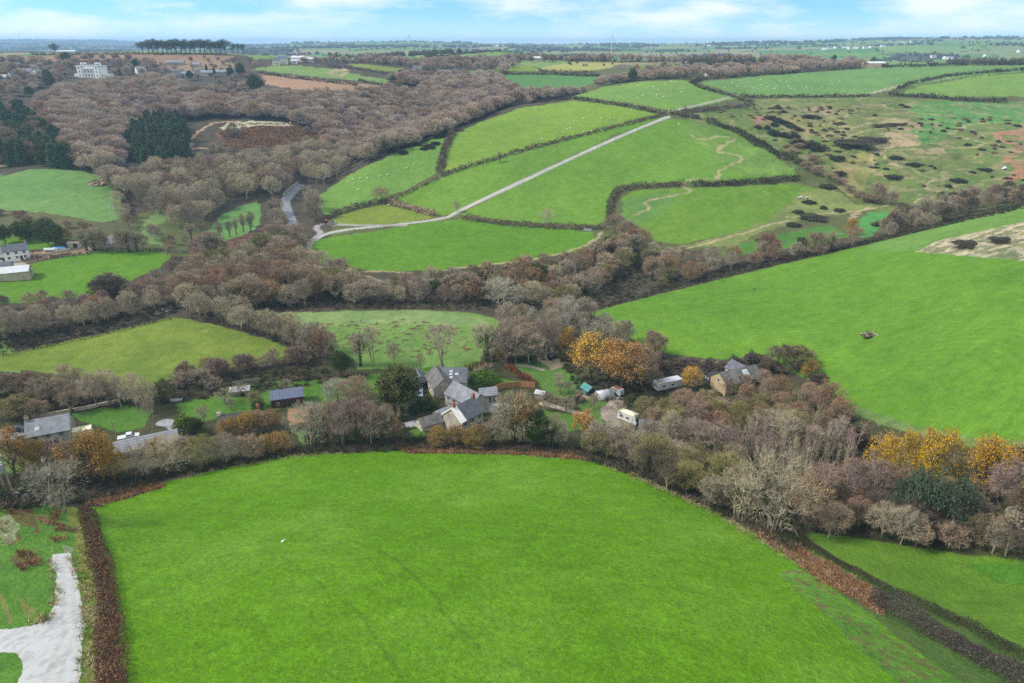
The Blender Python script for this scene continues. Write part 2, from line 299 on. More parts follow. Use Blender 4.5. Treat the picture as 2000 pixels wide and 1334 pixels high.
# --- middle hill
field([(607,492),(612,470),(650,462),(760,447),(870,430),(905,429),(1000,441),(1100,447),(1157,453),(1160,470),(1130,490),(1040,510),(960,520),(860,528),(750,530),(660,525),(610,510)], LUSH, label='lush green field at the foot of the hill below the lane fork')
field([(636,434),(660,420),(745,400),(775,404),(848,424),(800,434),(720,441),(650,440)], YEL, label='yellow green triangular field beside the lane')
field([(775,385),(900,330),(1050,287),(1200,247),(1296,227),(1290,232),(1200,264),(1050,337),(900,410),(880,420),(855,418),(800,400)], MID, label='green strip between the hedge and the straight lane')
field([(900,418),(1050,340),(1200,268),(1305,230),(1360,236),(1440,262),(1510,300),(1558,338),(1480,350),(1330,356),(1215,362),(1192,400),(1190,425),(1170,438),(1100,438),(1000,432)], (.096,.188,.022), label='large green field to the right of the straight lane')
field([(622,380),(700,332),(790,292),(868,262),(862,300),(852,340),(790,372),(720,398),(640,422),(625,405)], (.110,.200,.036), label='sheep field on the left flank of the hill')
field([(866,332),(876,275),(892,262),(940,238),(1020,210),(1120,197),(1200,206),(1287,222),(1200,245),(1050,283),(900,327)], (.132,.212,.027), label='large light green sheep field on the hilltop')
field([(1120,188),(1180,170),(1250,160),(1335,156),(1360,168),(1420,186),(1450,192),(1425,196),(1380,205),(1310,216),(1220,200)], (.118,.205,.038), label='sheep field beyond the hilltop hedge')
field([(1362,160),(1500,147),(1700,133),(1850,130),(2080,127),(2080,134),(1900,147),(1810,162),(1700,184),(1480,187),(1425,181)], (.105,.195,.052), label='long pale sheep field in front of the orange barn')
field([(1755,183),(1800,168),(1900,150),(2080,136),(2080,195),(1990,188),(1850,190)], (.125,.208,.04), label='bright field in the top right corner')
field([(1215,385),(1240,372),(1340,366),(1480,363),(1556,358),(1600,372),(1580,395),(1500,432),(1420,457),(1330,477),(1280,470),(1240,440),(1215,420)], (.098,.182,.020), label='green field with a hedge on three sides')
poly('b', [(1215,390),(1300,372),(1330,380),(1290,420),(1240,440),(1215,425)], (.085,.165,.04), None, .35, .3)
# --- riding ground
mxr = field([(1340,236),(1350,222),(1450,208),(1455,194),(1700,190),(1850,195),(2080,200),(2080,400),(1960,385),(1850,400),(1750,420),(1690,405),(1620,355),(1560,330),(1500,290),(1440,258)], OLIVE, 'rough_ground', 'rough grazing cut by winding dirt bike tracks', mot=.35)
poly('b', [(1345,236),(1440,255),(1510,300),(1555,335),(1480,345),(1420,330),(1380,290),(1330,262)], (.105,.175,.035), None, .45, .35)
poly('b', [(1500,205),(1720,200),(1780,230),(1700,280),(1560,262),(1480,235)], (.14,.145,.05), None, .5, .35)
poly('b', [(1770,205),(1830,197),(2080,205),(2080,238),(1900,243),(1830,275),(1790,285),(1770,255),(1800,240)], (.080,.185,.045), None, .35)
poly('b', [(1690,285),(1740,258),(1790,262),(1800,282),(1740,290)], TAN, None, .6); blob(1755,245,45,14,(.24,.195,.1)); blob(1820,298,30,9,(.24,.19,.11)); blob(1560,240,45,22,(.17,.16,.06)); blob(1490,235,22,8,(.25,.12,.09)); blob(1600,218,30,9,(.26,.19,.12))
poly('b', [(1625,330),(1640,305),(1690,298),(1710,310),(1690,360),(1690,390),(1660,385),(1625,355)], (.19,.185,.06), None, .4); blob(1655,330,16,24,(.23,.17,.08), .3)
poly('b', [(1560,380),(1610,360),(1680,400),(1720,405),(1640,420),(1580,425),(1540,440),(1480,455),(1440,475),(1560,452),(1500,480),(1440,482),(1330,482),(1420,457),(1500,432)], (.135,.165,.05), None, .5)
poly('b', [(1400,492),(1470,468),(1560,450),(1620,440),(1660,460),(1600,480),(1500,490),(1420,505)], (.06,.145,.025), None, .35)
field([(1672,455),(1680,425),(1700,415),(1740,412),(1725,440),(1700,462),(1680,465)], (.06,.19,.045), label='small vivid green patch beside the right hand tree belt')
RF = field([(2080,420),(1990,398),(1940,412),(1850,440),(1700,476),(1500,523),(1300,571),(1150,610),(1200,640),(1250,675),(1300,690),(1380,702),(1440,702),(1490,694),(1560,733),(1590,745),(1612,770),(1640,792),(1690,822),(1760,842),(1850,864),(2000,874),(2150,885),(2150,420)], (.084,.178,.016), label='big bright green field sweeping over the right hand hill', mot=.3)
poly('b', [(1990,402),(1940,414),(1850,442),(1700,478),(1690,492),(1850,488),(2000,490),(2080,480)], (.105,.19,.045), None, .3, .3)
poly('b', [(1790,490),(1830,470),(1900,455),(2080,415),(2080,520),(1960,505),(1850,497)], (.155,.16,.085), None, .8)
poly('b', [(1640,792),(1700,800),(1780,830),(1900,855),(2060,862),(2060,885),(1850,880),(1700,850)], (.10,.155,.045), None, .6)
# --- valley floor: gardens and near fields
poly('valley', [(-60,720),(-60,860),(60,900),(300,920),(560,880),(780,860),(1000,870),(1200,890),(1500,1040),(1700,1070),(2050,1100),(2050,880),(1850,870),(1640,800),(1590,750),(1300,700),(1150,620),(980,640),(930,720),(600,710),(300,750)], (.048,.048,.022), 0, .5)
field([(-60,705),(0,693),(120,668),(250,640),(332,620),(372,624),(450,642),(540,668),(612,697),(560,702),(420,722),(340,737),(260,765),(190,740),(100,730),(40,722),(-60,725)], (.125,.172,.026), label='light yellowish field with a hedge of tall trees behind', mot=.4)
field([(515,612),(700,607),(830,605),(930,612),(978,625),(962,660),(945,690),(935,718),(800,722),(700,722),(690,700),(640,680),(560,640)], (.112,.190,.045), 'meadow', 'wet meadow dotted with rushes behind the cottages', mot=.5)
poly('b', [(515,612),(830,606),(960,622),(940,640),(760,632),(600,640)], (.15,.21,.085), None, .5, .4)
lawn = (.062,.135,.018)
field([(130,810),(250,790),(300,800),(280,835),(230,845),(160,820)], lawn, 'lawn', 'lawn behind the grey roofed house'); field([(340,790),(480,745),(560,745),(620,740),(700,735),(690,770),(600,800),(540,800),(430,815),(380,830)], lawn, 'lawn', 'orchard lawn around the black timber cabin')
field([(575,840),(640,838),(650,862),(590,868)], (.10,.16,.05)); poly('b', [(560,800),(620,790),(640,815),(570,830)], (.28,.15,.08), None)
field([(790,730),(850,715),(930,722),(920,732),(960,735),(1010,745),(980,752),(900,760)], lawn, 'lawn', 'back lawn behind the slate roofed barns'); field([(1000,712),(1060,705),(1120,730),(1150,760),(1140,775),(1080,775),(1040,745)], (.075,.145,.030), 'lawn', 'sloping orchard grass beside the beech hedge')
field([(690,762),(720,735),(790,722),(780,742),(740,770)], lawn); field([(1130,775),(1200,790),(1190,830),(1130,820)], (.08,.14,.035)); field([(1060,800),(1130,812),(1140,840),(1080,845)], lawn); field([(800,840),(830,835),(825,855),(800,862)], lawn)
poly('b', [(1045,700),(1085,695),(1110,712),(1080,722)], (.33,.26,.17), None)
poly('b', [(-60,735),(0,740),(90,770),(120,790),(60,800),(0,790),(-60,790)], (.11,.14,.05), None, .6)
F1 = field([(172,990),(240,962),(330,940),(430,915),(560,892),(700,880),(745,870),(770,868),(770,880),(900,886),(1020,888),(1110,893),(1180,905),(1260,940),(1380,990),(1480,1045),(1560,1102),(1650,1165),(1760,1245),(1890,1340),(2080,1480),(900,1520),(235,1500),(240,1334),(225,1200),(205,1090)], (.075,.172,.005), label='bright green foreground field filling the lower half of the view', mot=.10)
poly('b', [(1520,1120),(1560,1110),(1650,1175),(1760,1255),(1900,1350),(2000,1420),(1900,1450),(1700,1290),(1600,1190)], (.060,.145,.024), None, .5, .35)
m_, s_ = poly('b', [(1520,1115),(1570,1108),(1660,1180),(1760,1252),(1900,1350),(1960,1400),(1840,1400),(1700,1280),(1600,1195)], None, None, None); fl = m_ & (fbm(GX[s_] / .9, GY[s_] / .7, 87, 2) > .60); COLR[s_][fl] = COLR[s_][fl] * .35 + C((.11,.06,.035)) * .65
field([(1562,1040),(1650,1048),(1760,1066),(1900,1084),(2000,1092),(2150,1105),(2150,1350),(2000,1268),(1860,1192),(1740,1142),(1640,1092)], (.078,.155,.014), label='smaller green field beyond the right hand hedge', mot=.35)
poly('b', [(1880,1100),(2100,1100),(2100,1150),(1960,1140)], (.045,.14,.012), None, .4, .3)
# --- bottom left corner
field([(-80,1000),(0,985),(60,975),(130,985),(165,1040),(180,1200),(160,1400),(-80,1480)], (.070,.160,.022), 'rough_ground', 'rough grass around the pale gravel drive', mot=.5)
for q in [(60,1010,50,18),(90,1030,30,14),(50,1095,26,16),(20,1050,24,16)]: blob(*q, (.12,.07,.035), .25, .6, .5)
blob(10,1035,30,26,(.2,.24,.13),.2,.6,.5); blob(0,1190,70,30,(.17,.15,.05),.3,.5,.48); blob(120,1075,26,8,(.2,.22,.14),.3)
DRIVE = field([(97,1084),(137,1082),(150,1130),(163,1170),(165,1215),(158,1260),(150,1345),(20,1420),(40,1340),(52,1316),(50,1290),(35,1274),(-60,1270),(-60,1234),(20,1228),(62,1222),(95,1212),(108,1170),(100,1120)], DRV, 'drive', 'pale gravel drive forking at the bottom left', mot=.1)
poly('b', [(128,985),(172,1000),(200,1090),(218,1200),(225,1340),(200,1480),(150,1480),(165,1250),(172,1180),(150,1080),(140,1030)], (.135,.165,.030), None, .6)
poly('b', [(1474,1042),(1530,1040),(1600,1075),(1740,1142),(1860,1192),(2060,1300),(2080,1480),(1890,1345),(1760,1250),(1650,1170),(1560,1104)], (.062,.105,.022), None, .5)
# --- lanes and tracks
way([(1306,228),(1260,246),(1180,280),(1050,340),(960,382),(905,408),(875,424),(830,432),(760,440),(690,447),(640,456)], 5.5, (.12,.155,.055), fade=.35, wob=1)
way([(1306,228),(1260,246),(1180,280),(1050,340),(960,382),(905,408),(875,424)], 2.9, GREY, 'lane', 'straight grey farm lane climbing the hill')
way([(875,424),(830,432),(760,440),(690,447),(640,456),(612,470)], 2.7, GREY, reg=len(REGN)-1)
way([(1306,228),(1260,246),(1180,280),(1050,340),(960,382),(905,408),(875,424),(830,432),(760,440)], .7, (.20,.20,.13), fade=.4, wob=1)
way([(608,500),(603,480),(612,468),(626,455),(618,446),(632,438),(700,440),(790,440)], 3.2, (.26,.24,.24), reg=len(REGN)-1)
way([(586,362),(570,376),(558,392),(560,408),(568,428),(572,440)], 5.6, TAR, 'road', 'grey tarmac road bending through the trees')
way([(300,612),(345,598),(370,590)], 5, (.3,.29,.28), reg=len(REGN)-1)
way([(1310,218),(1360,206),(1410,194),(1430,188)], 3.5, (.27,.26,.2)); way([(1700,183),(1740,172),(1790,160),(1850,152)], 4, (.27,.25,.17)); way([(1440,187),(1600,186),(1700,182)], 5, (.18,.21,.09), fade=.4)
tr = lambda p, w_=2.0, c=(.30,.24,.14), f=.2: way(p, w_, c, fade=f, wob=1)
for a in [[(600,505),(640,522),(700,535),(740,548)],[(690,532),(740,530),(800,534)],[(605,500),(603,475)],[(870,528),(930,520),(1000,513),(1050,505),(1120,488),(1160,470),(1172,455)],[(800,548),(860,545),(920,530)],
          [(1330,488),(1400,470),(1460,452),(1500,440),(1540,432)],[(1240,420),(1262,412),(1268,408),(1258,395),(1300,385),(1345,374),(1335,362),(1345,352),(1380,350)],
          [(1400,350),(1405,335),(1430,322),(1450,312),(1440,302),(1405,296),(1420,278),(1435,270),(1400,266),(1365,272),(1350,262)],
          [(1540,425),(1580,420),(1640,415),(1700,408),(1740,398),(1690,396)],[(1660,430),(1680,412),(1700,405)],
          [(1700,240),(1620,262),(1610,270),(1640,276),(1680,258),(1740,248),(1820,240),(1830,248),(1780,258),(1720,262)],[(1980,240),(1900,243),(1870,255),(1860,265),(1900,272),(1920,280),(1905,288),(1850,290),(1760,292),(1700,296)],
          [(1640,262),(1660,290),(1710,298),(1730,296)],[(1720,296),(1730,310),(1750,322),(1780,330),(1800,342),(1860,350),(1880,356),(1850,370),(1820,372),(1810,360),(1830,352)],[(1700,300),(1708,320),(1705,335),(1730,345)],[(1820,362),(1850,370),(1866,380),(1840,384),(1800,388),(1790,395)],[(1800,380),(1790,376)],
          [(1720,204),(1740,212),(1800,222),(1835,224)],[(1470,200),(1490,205),(1520,215)],[(1660,224),(1640,234),(1610,244)],[(1560,210),(1570,218),(1600,208),(1640,200)]]: tr(a)
for a in [[(1990,255),(1950,262),(1960,275),(1990,285),(1985,300),(1965,312),(1990,325),(1985,340),(1970,352)],[(1950,262),(1975,258),(2010,262)],[(1965,312),(1995,318)]]: way(a, 5.5, EARTH, fade=.1, wob=1)
blob(2005,262,40,14,EARTH); blob(1990,345,20,8,EARTH)
way([(362,320),(368,290),(380,265),(405,246),(420,240),(470,236)], 3.4, (.33,.22,.14), wob=1); way([(372,290),(400,290),(430,294)], 2.6, (.33,.24,.16), wob=1)
poly('quarry', [(420,262),(440,245),(500,238),(585,242),(630,262),(600,285),(540,300),(480,292),(440,290)], (.150,.074,.048), None, .7); poly('b', [(430,250),(440,240),(500,236),(584,240),(560,246),(500,246),(470,256),(450,262)], (.40,.35,.25), None, .4)
blob(440,285,36,8,(.12,.08,.05)); way([(520,205),(530,190),(545,184)], 5, (.3,.2,.13)); blob(565,184,40,7,(.32,.22,.15)); blob(405,190,22,6,(.22,.22,.08)); blob(470,262,18,5,(.13,.05,.03))
way([(1190,800),(1200,790),(1205,778),(1180,772),(1150,772)], 4, (.31,.26,.22)); way([(1190,800),(1192,815)], 5, (.29,.24,.2)); way([(1060,788),(1100,798),(1125,806),(1150,812)], 2.2, (.36,.31,.24)); way([(770,835),(800,828),(835,826)], 4, (.33,.32,.32)); poly('b', [(1180,815),(1200,802),(1230,812),(1225,830),(1190,835)], (.27,.22,.18), None)
way([(0,850),(40,842),(70,845)], 6, (.30,.30,.32)); way([(330,860),(355,850),(340,830),(320,825)], 4, (.25,.25,.27)); way([(0,965),(25,962),(60,968)], 4, (.36,.36,.4)); poly('b', [(925,790),(965,780),(1000,790),(975,805),(935,805)], (.30,.29,.29), None)
way([(1060,722),(1030,715),(990,712)], 1.5, (.33,.3,.22))
for off in (-9, 12): way([(116+off,1088),(132+off,1150),(134+off,1210),(120+off,1270),(96+off,1345)], .35, (.33,.32,.30), fade=.55, wob=1)
way([(-40,1250),(40,1246),(95,1240),(125,1225)], .3, (.33,.32,.30), fade=.55, wob=1)
# tramline in the foreground grass
way([(690,1058),(760,1088),(800,1120),(840,1160),(880,1210),(930,1265),(1010,1300),(1100,1340)], .45, (.035,.080,.006), fade=.5, wob=1)
way([(560,1090),(640,1150),(720,1230),(800,1334)], .4, (.04,.09,.006), fade=.5, wob=1)
# rushes in the wet meadow: dark flecks
m_, s_ = poly('b', [(600,630),(800,622),(900,640),(930,690),(800,700),(700,690),(640,672)], None, None, None); fl = m_ & (fbm(GX[s_] / 1.6, GY[s_] / 1.2, 71, 2) > .66); COLR[s_][fl] = (.085,.075,.03)
m_, s_ = poly('b', [(1790,490),(1830,470),(1900,455),(2080,415),(2080,520),(1960,505),(1850,497)], None, None, None); fl = m_ & (fbm(GX[s_] / 3.2, GY[s_] / 2.2, 73, 3) > .5); COLR[s_][fl] = (.33,.28,.19)
fl = (REG == mxr) & (fbm(GX / 7, GY / 6, 75, 4) > .60); COLR[fl] = COLR[fl] * .45 + C(TAN) * .55 * .9
fl = (REG == mxr) & (fbm(GX / 9, GY / 8, 77, 4) < .34); COLR[fl] = COLR[fl] * .5 + C((.06,.075,.03)) * .5
# mottling that belongs to the sward itself
mot = 1 + MOT[..., None] * (((n40 - .5) * 1.1 + (n10 - .5) * .9 + (n3 - .5) * .7)[..., None]) * np.array([1.3, .9, 1.0])
COLR = np.clip(COLR * mot, .004, .9); dv = REG == DRIVE; COLR[dv] *= (.92 + .14 * fbm(GX / .7, GY / .7, 88, 3) - .16 * (fbm(GX / 4, GY / 5, 89, 3) > .6) * (fbm(GX / .5, GY / 1.5, 90, 2) > .55))[dv][:, None]
cx_, cy_ = at(1500, 860)[0], at(1500, 860)[1]; dd = np.hypot(GX - cx_, (GY - cy_) * 1.25) + n40 * 5; rf = (REG == RF); COLR[rf] *= (1 + .10 * np.sin(dd * 2.6) * np.clip(fbm(GX / 30, GY / 30, 83, 2) * 2 - .6, 0, 1))[rf][:, None]
fu = (REG == F1); k = np.clip(fbm(GX / 18, GY / 14, 81, 4) - .45, 0, 1)[..., None] * fu[..., None] * 2.2; COLR = COLR * (1 - k) + (COLR * .7 + C((.12,.20,.03)) * .45) * k; COLR[fu] *= (.80 + .4 * fbm(GX / .8, GY / .7, 85, 3))[fu][:, None]

def build_ground():
    verts = np.stack([GX, GY, HG], -1).reshape(-1, 3); cols = np.concatenate([COLR, np.ones((NV, NU, 1))], -1).reshape(-1, 4)
    idx = np.arange(NV * NU).reshape(NV, NU); quads = np.stack([idx[:-1, :-1], idx[:-1, 1:], idx[1:, 1:], idx[1:, :-1]], -1).reshape(-1, 4); rq = REG[:-1, :-1].ravel()
    m = material("sward", (1, 1, 1), rough=.95, var=.13, scale=.3, fine=1.2, fine2=(4.2, .28), attr='cover', bump=1.0, spec=.1)
    hard = material('hardcore', (1, 1, 1), rough=.9, var=.05, scale=.4, fine=3.0, attr='cover', bump=.12, spec=.1)
    for r, (nm, lab) in REGN.items():
        q = quads[rq == r]; mt = hard if nm in ('drive', 'lane', 'road') else m
        if len(q) == 0: continue
        used, inv = np.unique(q, return_inverse=True); me = bpy.data.meshes.new(nm)
        me.vertices.add(len(used)); me.vertices.foreach_set('co', verts[used].astype(np.float32).ravel()); me.loops.add(q.size); me.loops.foreach_set('vertex_index', inv.reshape(-1).astype(np.int32))
        me.polygons.add(len(q)); me.polygons.foreach_set('loop_start', (np.arange(len(q)) * 4).astype(np.int32)); me.polygons.foreach_set('loop_total', np.full(len(q), 4, np.int32)); me.update()
        ca = me.color_attributes.new('cover', 'FLOAT_COLOR', 'POINT'); ca.data.foreach_set('color', cols[used].astype(np.float32).ravel()); me.polygons.foreach_set('use_smooth', np.ones(len(q), bool)); me.materials.append(mt)
        o = link(bpy.data.objects.new(nm, me)); o['kind'] = 'structure'
        if lab: o['label'] = lab
build_ground()
# ------------------------------------------------------------------ plants: twigs, limbs, leaves
def nrm(v): return v / (np.linalg.norm(v, axis=-1, keepdims=True) + 1e-9)
class Geo:                                # gathers triangles and quads, then makes one mesh
    def __init__(s): s.v = []; s.f = []; s.n = 0
    def add(s, v, f):
        v = np.asarray(v, float); s.v.append(v); s.f.append(np.asarray(f) + s.n); s.n += len(v)
    def tube(s, pts, rad, sides=4):
        pts = np.asarray(pts, float); rad = np.asarray(rad, float); t = nrm(np.gradient(pts, axis=0)); up = np.where(np.abs(t[:, 2:3]) > .9, [[1., 0, 0]], [[0, 0, 1.]])
        a = nrm(np.cross(t, up)); b = np.cross(t, a); an = np.arange(sides) * 2 * math.pi / sides
        ring = pts[:, None] + rad[:, None, None] * (np.cos(an)[None, :, None] * a[:, None] + np.sin(an)[None, :, None] * b[:, None]); k = len(pts)
        i = np.arange(k - 1)[:, None] * sides; j = np.arange(sides)[None]; j2 = (j + 1) % sides
        q = np.stack([i + j, i + j2, i + sides + j2, i + sides + j], -1).reshape(-1, 4); s.add(ring.reshape(-1, 3), np.concatenate([q[:, [0, 1, 2]], q[:, [0, 2, 3]]]))
    def twigs(s, p, d, ln, wd, rng):      # thin tapering slivers
        n = len(p); d = nrm(d); sd = nrm(np.cross(d, rng.normal(size=(n, 3)))); ln = np.broadcast_to(ln, n)[:, None]; wd = np.broadcast_to(wd, n)[:, None]
        v = np.stack([p - sd * wd * .5, p + sd * wd * .5, p + d * ln], 1).reshape(-1, 3); s.add(v, np.arange(3 * n).reshape(-1, 3))
    def leaves(s, p, size, rng, flat=0.0):
        n = len(p); a = rng.normal(size=(n, 3)); a[:, 2] *= (1 - flat); a = nrm(a); b = nrm(np.cross(a, rng.normal(size=(n, 3)))); size = np.broadcast_to(size, n)[:, None]
        v = np.stack([p - a * size * .5, p + b * size * .35, p + a * size * .5, p - b * size * .35], 1).reshape(-1, 3); i = np.arange(n)[:, None] * 4
        s.add(v, np.concatenate([i + [[0, 1, 2]], i + [[0, 2, 3]]]))
    def mesh(s, name, mat=None):
        v = np.concatenate(s.v); f = np.concatenate(s.f); me = bpy.data.meshes.new(name); me.vertices.add(len(v)); me.vertices.foreach_set('co', v.astype(np.float32).ravel())
        me.loops.add(f.size); me.loops.foreach_set('vertex_index', f.astype(np.int32).ravel()); me.polygons.add(len(f))
        me.polygons.foreach_set('loop_start', (np.arange(len(f)) * 3).astype(np.int32)); me.polygons.foreach_set('loop_total', np.full(len(f), 3, np.int32)); me.update()
        if mat: me.materials.append(mat)
        return me
def bez(a, b, c, t): t = np.asarray(t)[:, None]; return (1-t)**2 * a + 2*t*(1-t) * b + t*t * c

def skeleton(rng, H=10., R=4.6, cb=.28, nl=10, ns=7, nt=6, up=.45, lean=.04, stems=1, r0=None):
    """limb tubes, plus the points and directions where twigs grow"""
    g = Geo(); P = []; D = []; r0 = r0 or H * .021; cen = np.array([0, 0, (cb + 1) / 2 * H]); ax = np.array([R, R, (1 - cb) / 2 * H]); limbs = []
    for s_ in range(stems):
        ba = rng.random() * 6.28; spread = (.12 * R if stems > 1 else 0); foot = np.array([math.cos(ba), math.sin(ba), 0]) * spread; top = np.array([rng.normal() * lean * H, rng.normal() * lean * H, H * .78]) + foot * 3
        n = 6; t = np.linspace(0, 1, n); tr = foot + (top - foot) * t[:, None] + rng.normal(size=(n, 3)) * [.012*H, .012*H, 0] * t[:, None]; tr[0, 2] = -.8
        g.tube(tr, r0 / (stems ** .4) * (1.15 - t) , 6 if stems == 1 else 4); limbs.append((tr, r0 / stems ** .4))
    for i in range(nl):
        tr, rr = limbs[i % len(limbs)]; f = cb * .75 + (.9 - cb * .75) * ((i + .5) / nl) ** .9; st = np.array([np.interp(f * .95, np.linspace(0, 1, len(tr)), tr[:, c]) for c in range(3)])
        az = i * 2.4 + rng.normal() * .3; el = -.25 + 1.5 * (i + .5) / nl + rng.normal() * .12; dirv = np.array([math.cos(az) * math.cos(el), math.sin(az) * math.cos(el), math.sin(el)])
        en = cen + ax * dirv * (.80 + .16 * rng.random()); mid = st + (en - st) * .5 + np.array([0, 0, up * np.linalg.norm(en - st) * .35]) + rng.normal(size=3) * .04 * H
        tt = np.linspace(0, 1, 6); c = bez(st, mid, en, tt); rl = rr * (.62 - .3 * f); g.tube(c, rl * (1.05 - .9 * tt), 4)
        for j in range(ns):
            t = .28 + .72 * (j + rng.random() * .8) / ns; s0 = bez(st, mid, en, [t])[0]; ln = np.linalg.norm(en - st) * .42 * (1.15 - .5 * t)
            d = nrm(nrm(s0 - np.array([0, 0, cb * H * .8])) * .7 + rng.normal(size=3) * .75 + np.array([0, 0, up * .7])); e = s0 + d * ln
            q = (e - cen) / ax; l = np.linalg.norm(q); e = cen + ax * q / l * (.9 + .12 * rng.random()) if l > 1 else e
            m = (s0 + e) / 2 + np.array([0, 0, .12 * ln]); g.tube(bez(s0, m, e, [0, .5, 1]), [rl * .42 * (1.2 - t), rl * .3 * (1.2 - t), rl * .08], 3)
            for k in range(nt):
                u = .3 + .7 * (k + rng.random()) / nt; a = bez(s0, m, e, [u])[0]; dd = nrm(nrm(a - cen * [1, 1, .75]) * .6 + rng.normal(size=3) * .7 + np.array([0, 0, up * .6])); l3 = ln * .42 * (.6 + .6 * rng.random())
                P.append(a); D.append(dd * l3)
    return g, np.array(P), np.array(D), cen, ax
def grow_twigs(g, P, D, rng, per=7, ln=.75, wd=.05, up=.3):
    n = len(P); L_ = np.linalg.norm(D, axis=1); g.twigs(P, D, L_, wd * 1.5, rng)          # carrying twig
    f = rng.random((n, per, 1)) ** .8; p = P[:, None] + D[:, None] * f; d = nrm(D)[:, None] * .8 + rng.normal(size=(n, per, 3)) * .62 + np.array([0, 0, up])
    g.twigs(p.reshape(-1, 3), d.reshape(-1, 3), ln * (.5 + .8 * rng.random(n * per)), wd, rng)
def shell(rng, n, cen, ax, lobes=12, zmin=-.35):
    d = nrm(rng.normal(size=(lobes, 3))); d[:, 2] = np.maximum(d[:, 2], zmin); lr = .26 + .24 * rng.random((lobes, 1)); c = cen + ax * d * (1.0 - lr) * (.72 + .36 * rng.random((lobes, 1))); li = rng.integers(0, lobes, n * 2); d = nrm(rng.normal(size=(n * 2, 3))); p = c[li] + ax * d * lr[li] * (.86 + .3 * rng.random((n * 2, 1)))
    k = (np.linalg.norm((p - cen) / ax, axis=1) > .50) & (p[:, 2] > cen[2] - ax[2] * .9); p = p[k][:n]; d = d[k][:n]; return p, nrm(d + nrm((p - cen) / ax) * .7 + [0, 0, .35] + rng.normal(size=p.shape) * .35)
def clumps(P, D, rng, per, spread, keep=None):
    p = P[:, None] + D[:, None] * rng.random((len(P), per, 1)) * 1.1 + rng.normal(size=(len(P), per, 3)) * spread
    if keep is not None: p = p[keep]
    return p.reshape(-1, 3)

M = {}
def tw(n, c, **k): M[n] = material(n, c, rough=.95, var=.20, scale=.25, fine=1.6, rnd=.18, hue=.012, spec=.05, **k)
tw('twig_grey', (0.320,0.262,0.190)); tw('twig_brown', (0.305,0.220,0.148)); tw('twig_pale', (0.400,0.335,0.225)); tw('twig_mauve', (0.285,0.200,0.170)); tw('twig_olive', (0.235,0.205,0.090)); tw('twig_dark', (0.135,0.105,0.075)); tw('twig_russet', (0.300,0.190,0.118)); tw('twig_silver', (0.340,0.310,0.245))
tw('leaf_orange', (0.440,0.235,0.032)); tw('leaf_yellow', (0.500,0.300,0.028)); tw('leaf_rust', (0.270,0.155,0.075)); tw('leaf_gold', (0.270,0.165,0.050)); tw('leaf_ivy', (0.038,0.058,0.018)); tw('leaf_green', (0.055,0.088,0.022)); tw('leaf_lime', (0.130,0.190,0.025)); tw('leaf_teal', (0.055,0.090,0.062)); tw('leaf_gum', (0.075,0.085,0.030))
tw('needle', (0.085,0.125,0.062)); tw('needle_blue', (0.072,0.098,0.058)); tw('gorse', (0.052,0.052,0.030)); tw('bramble', (0.054,0.046,0.035)); tw('bracken', (0.205,0.112,0.060)); tw('straw', (0.360,0.290,0.165)); tw('holly', (0.020,0.034,0.015)); tw('hedge_brown', (0.115,0.084,0.061)); tw('hedge_dark', (0.050,0.045,0.028)); tw('beech', (0.190,0.058,0.032)); tw('privet', (0.100,0.175,0.028))
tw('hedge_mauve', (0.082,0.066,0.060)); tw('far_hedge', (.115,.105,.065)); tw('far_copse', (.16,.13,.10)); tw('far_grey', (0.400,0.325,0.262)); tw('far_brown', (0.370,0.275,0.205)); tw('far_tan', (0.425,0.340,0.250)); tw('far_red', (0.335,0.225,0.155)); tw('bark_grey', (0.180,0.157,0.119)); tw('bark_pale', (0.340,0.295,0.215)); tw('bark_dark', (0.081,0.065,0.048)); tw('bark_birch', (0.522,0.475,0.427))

PROTO = {}                                # kind -> list of variants; a variant is [(part name, mesh), ...]; all are 10 m tall, 4.6 m in radius or as given
def proto(kind, n, fn):
    PROTO[kind] = [fn(np.random.default_rng(sum(map(ord, kind)) * 31 + i)) for i in range(n)]
def bare(twig, bark, per=7, wd=.05, ln=.75, ivy=0, sh=1500, shw=1.25, shade_core=0, **k):
    def f(rng):
        g, P, D, cen, ax = skeleton(rng, **k); c = Geo(); grow_twigs(c, P, D, rng, per, ln, wd); sp, sdir = shell(rng, sh, cen, ax); c.twigs(sp, sdir, ln * (.7 + .9 * rng.random(len(sp))), wd * shw, rng)
        if shade_core: q = nrm(rng.normal(size=(shade_core, 3))) * rng.random((shade_core, 1)) ** .4 * ax * .72 + cen - [0, 0, .3]; c.leaves(q, .85, rng)  # broad cards added inside the bare crown to block light and deepen self-shading
        r = [('trunk', g.mesh('trunk', M[bark])), ('crown', c.mesh('crown', M[twig]))]
        if ivy:
            h = Geo(); n = 420; t = rng.random(n) ** 1.2; a = rng.random(n) * 6.28; rr = (.25 + .55 * rng.random(n)) * (1.1 - .5 * t); h.leaves(np.stack([np.cos(a) * rr, np.sin(a) * rr, t * 10 * ivy], 1), .38, rng)
            q = P[(P[:, 2] < 7) & (np.hypot(P[:, 0], P[:, 1]) < 2.6)]
            if len(q): h.leaves(clumps(q, q * 0, rng, 5, .45), .36, rng)
            r.append(('ivy', h.mesh('ivy', M['leaf_ivy'])))
        return r
    return f
proto('oak', 4, bare('twig_brown', 'bark_grey', 8, sh=1900, cb=.16, nl=11, ns=7, nt=6))
proto('fartree', 5, bare('twig_brown', 'bark_grey', 5, wd=.10, ln=.95, sh=2100, shw=1.3, shade_core=700, cb=.12, nl=10, ns=6, nt=5, R=5.0))
proto('ash', 4, bare('twig_pale', 'bark_pale', 6, wd=.05, ln=.9, sh=1000, cb=.25, nl=11, ns=8, nt=5, up=.7))
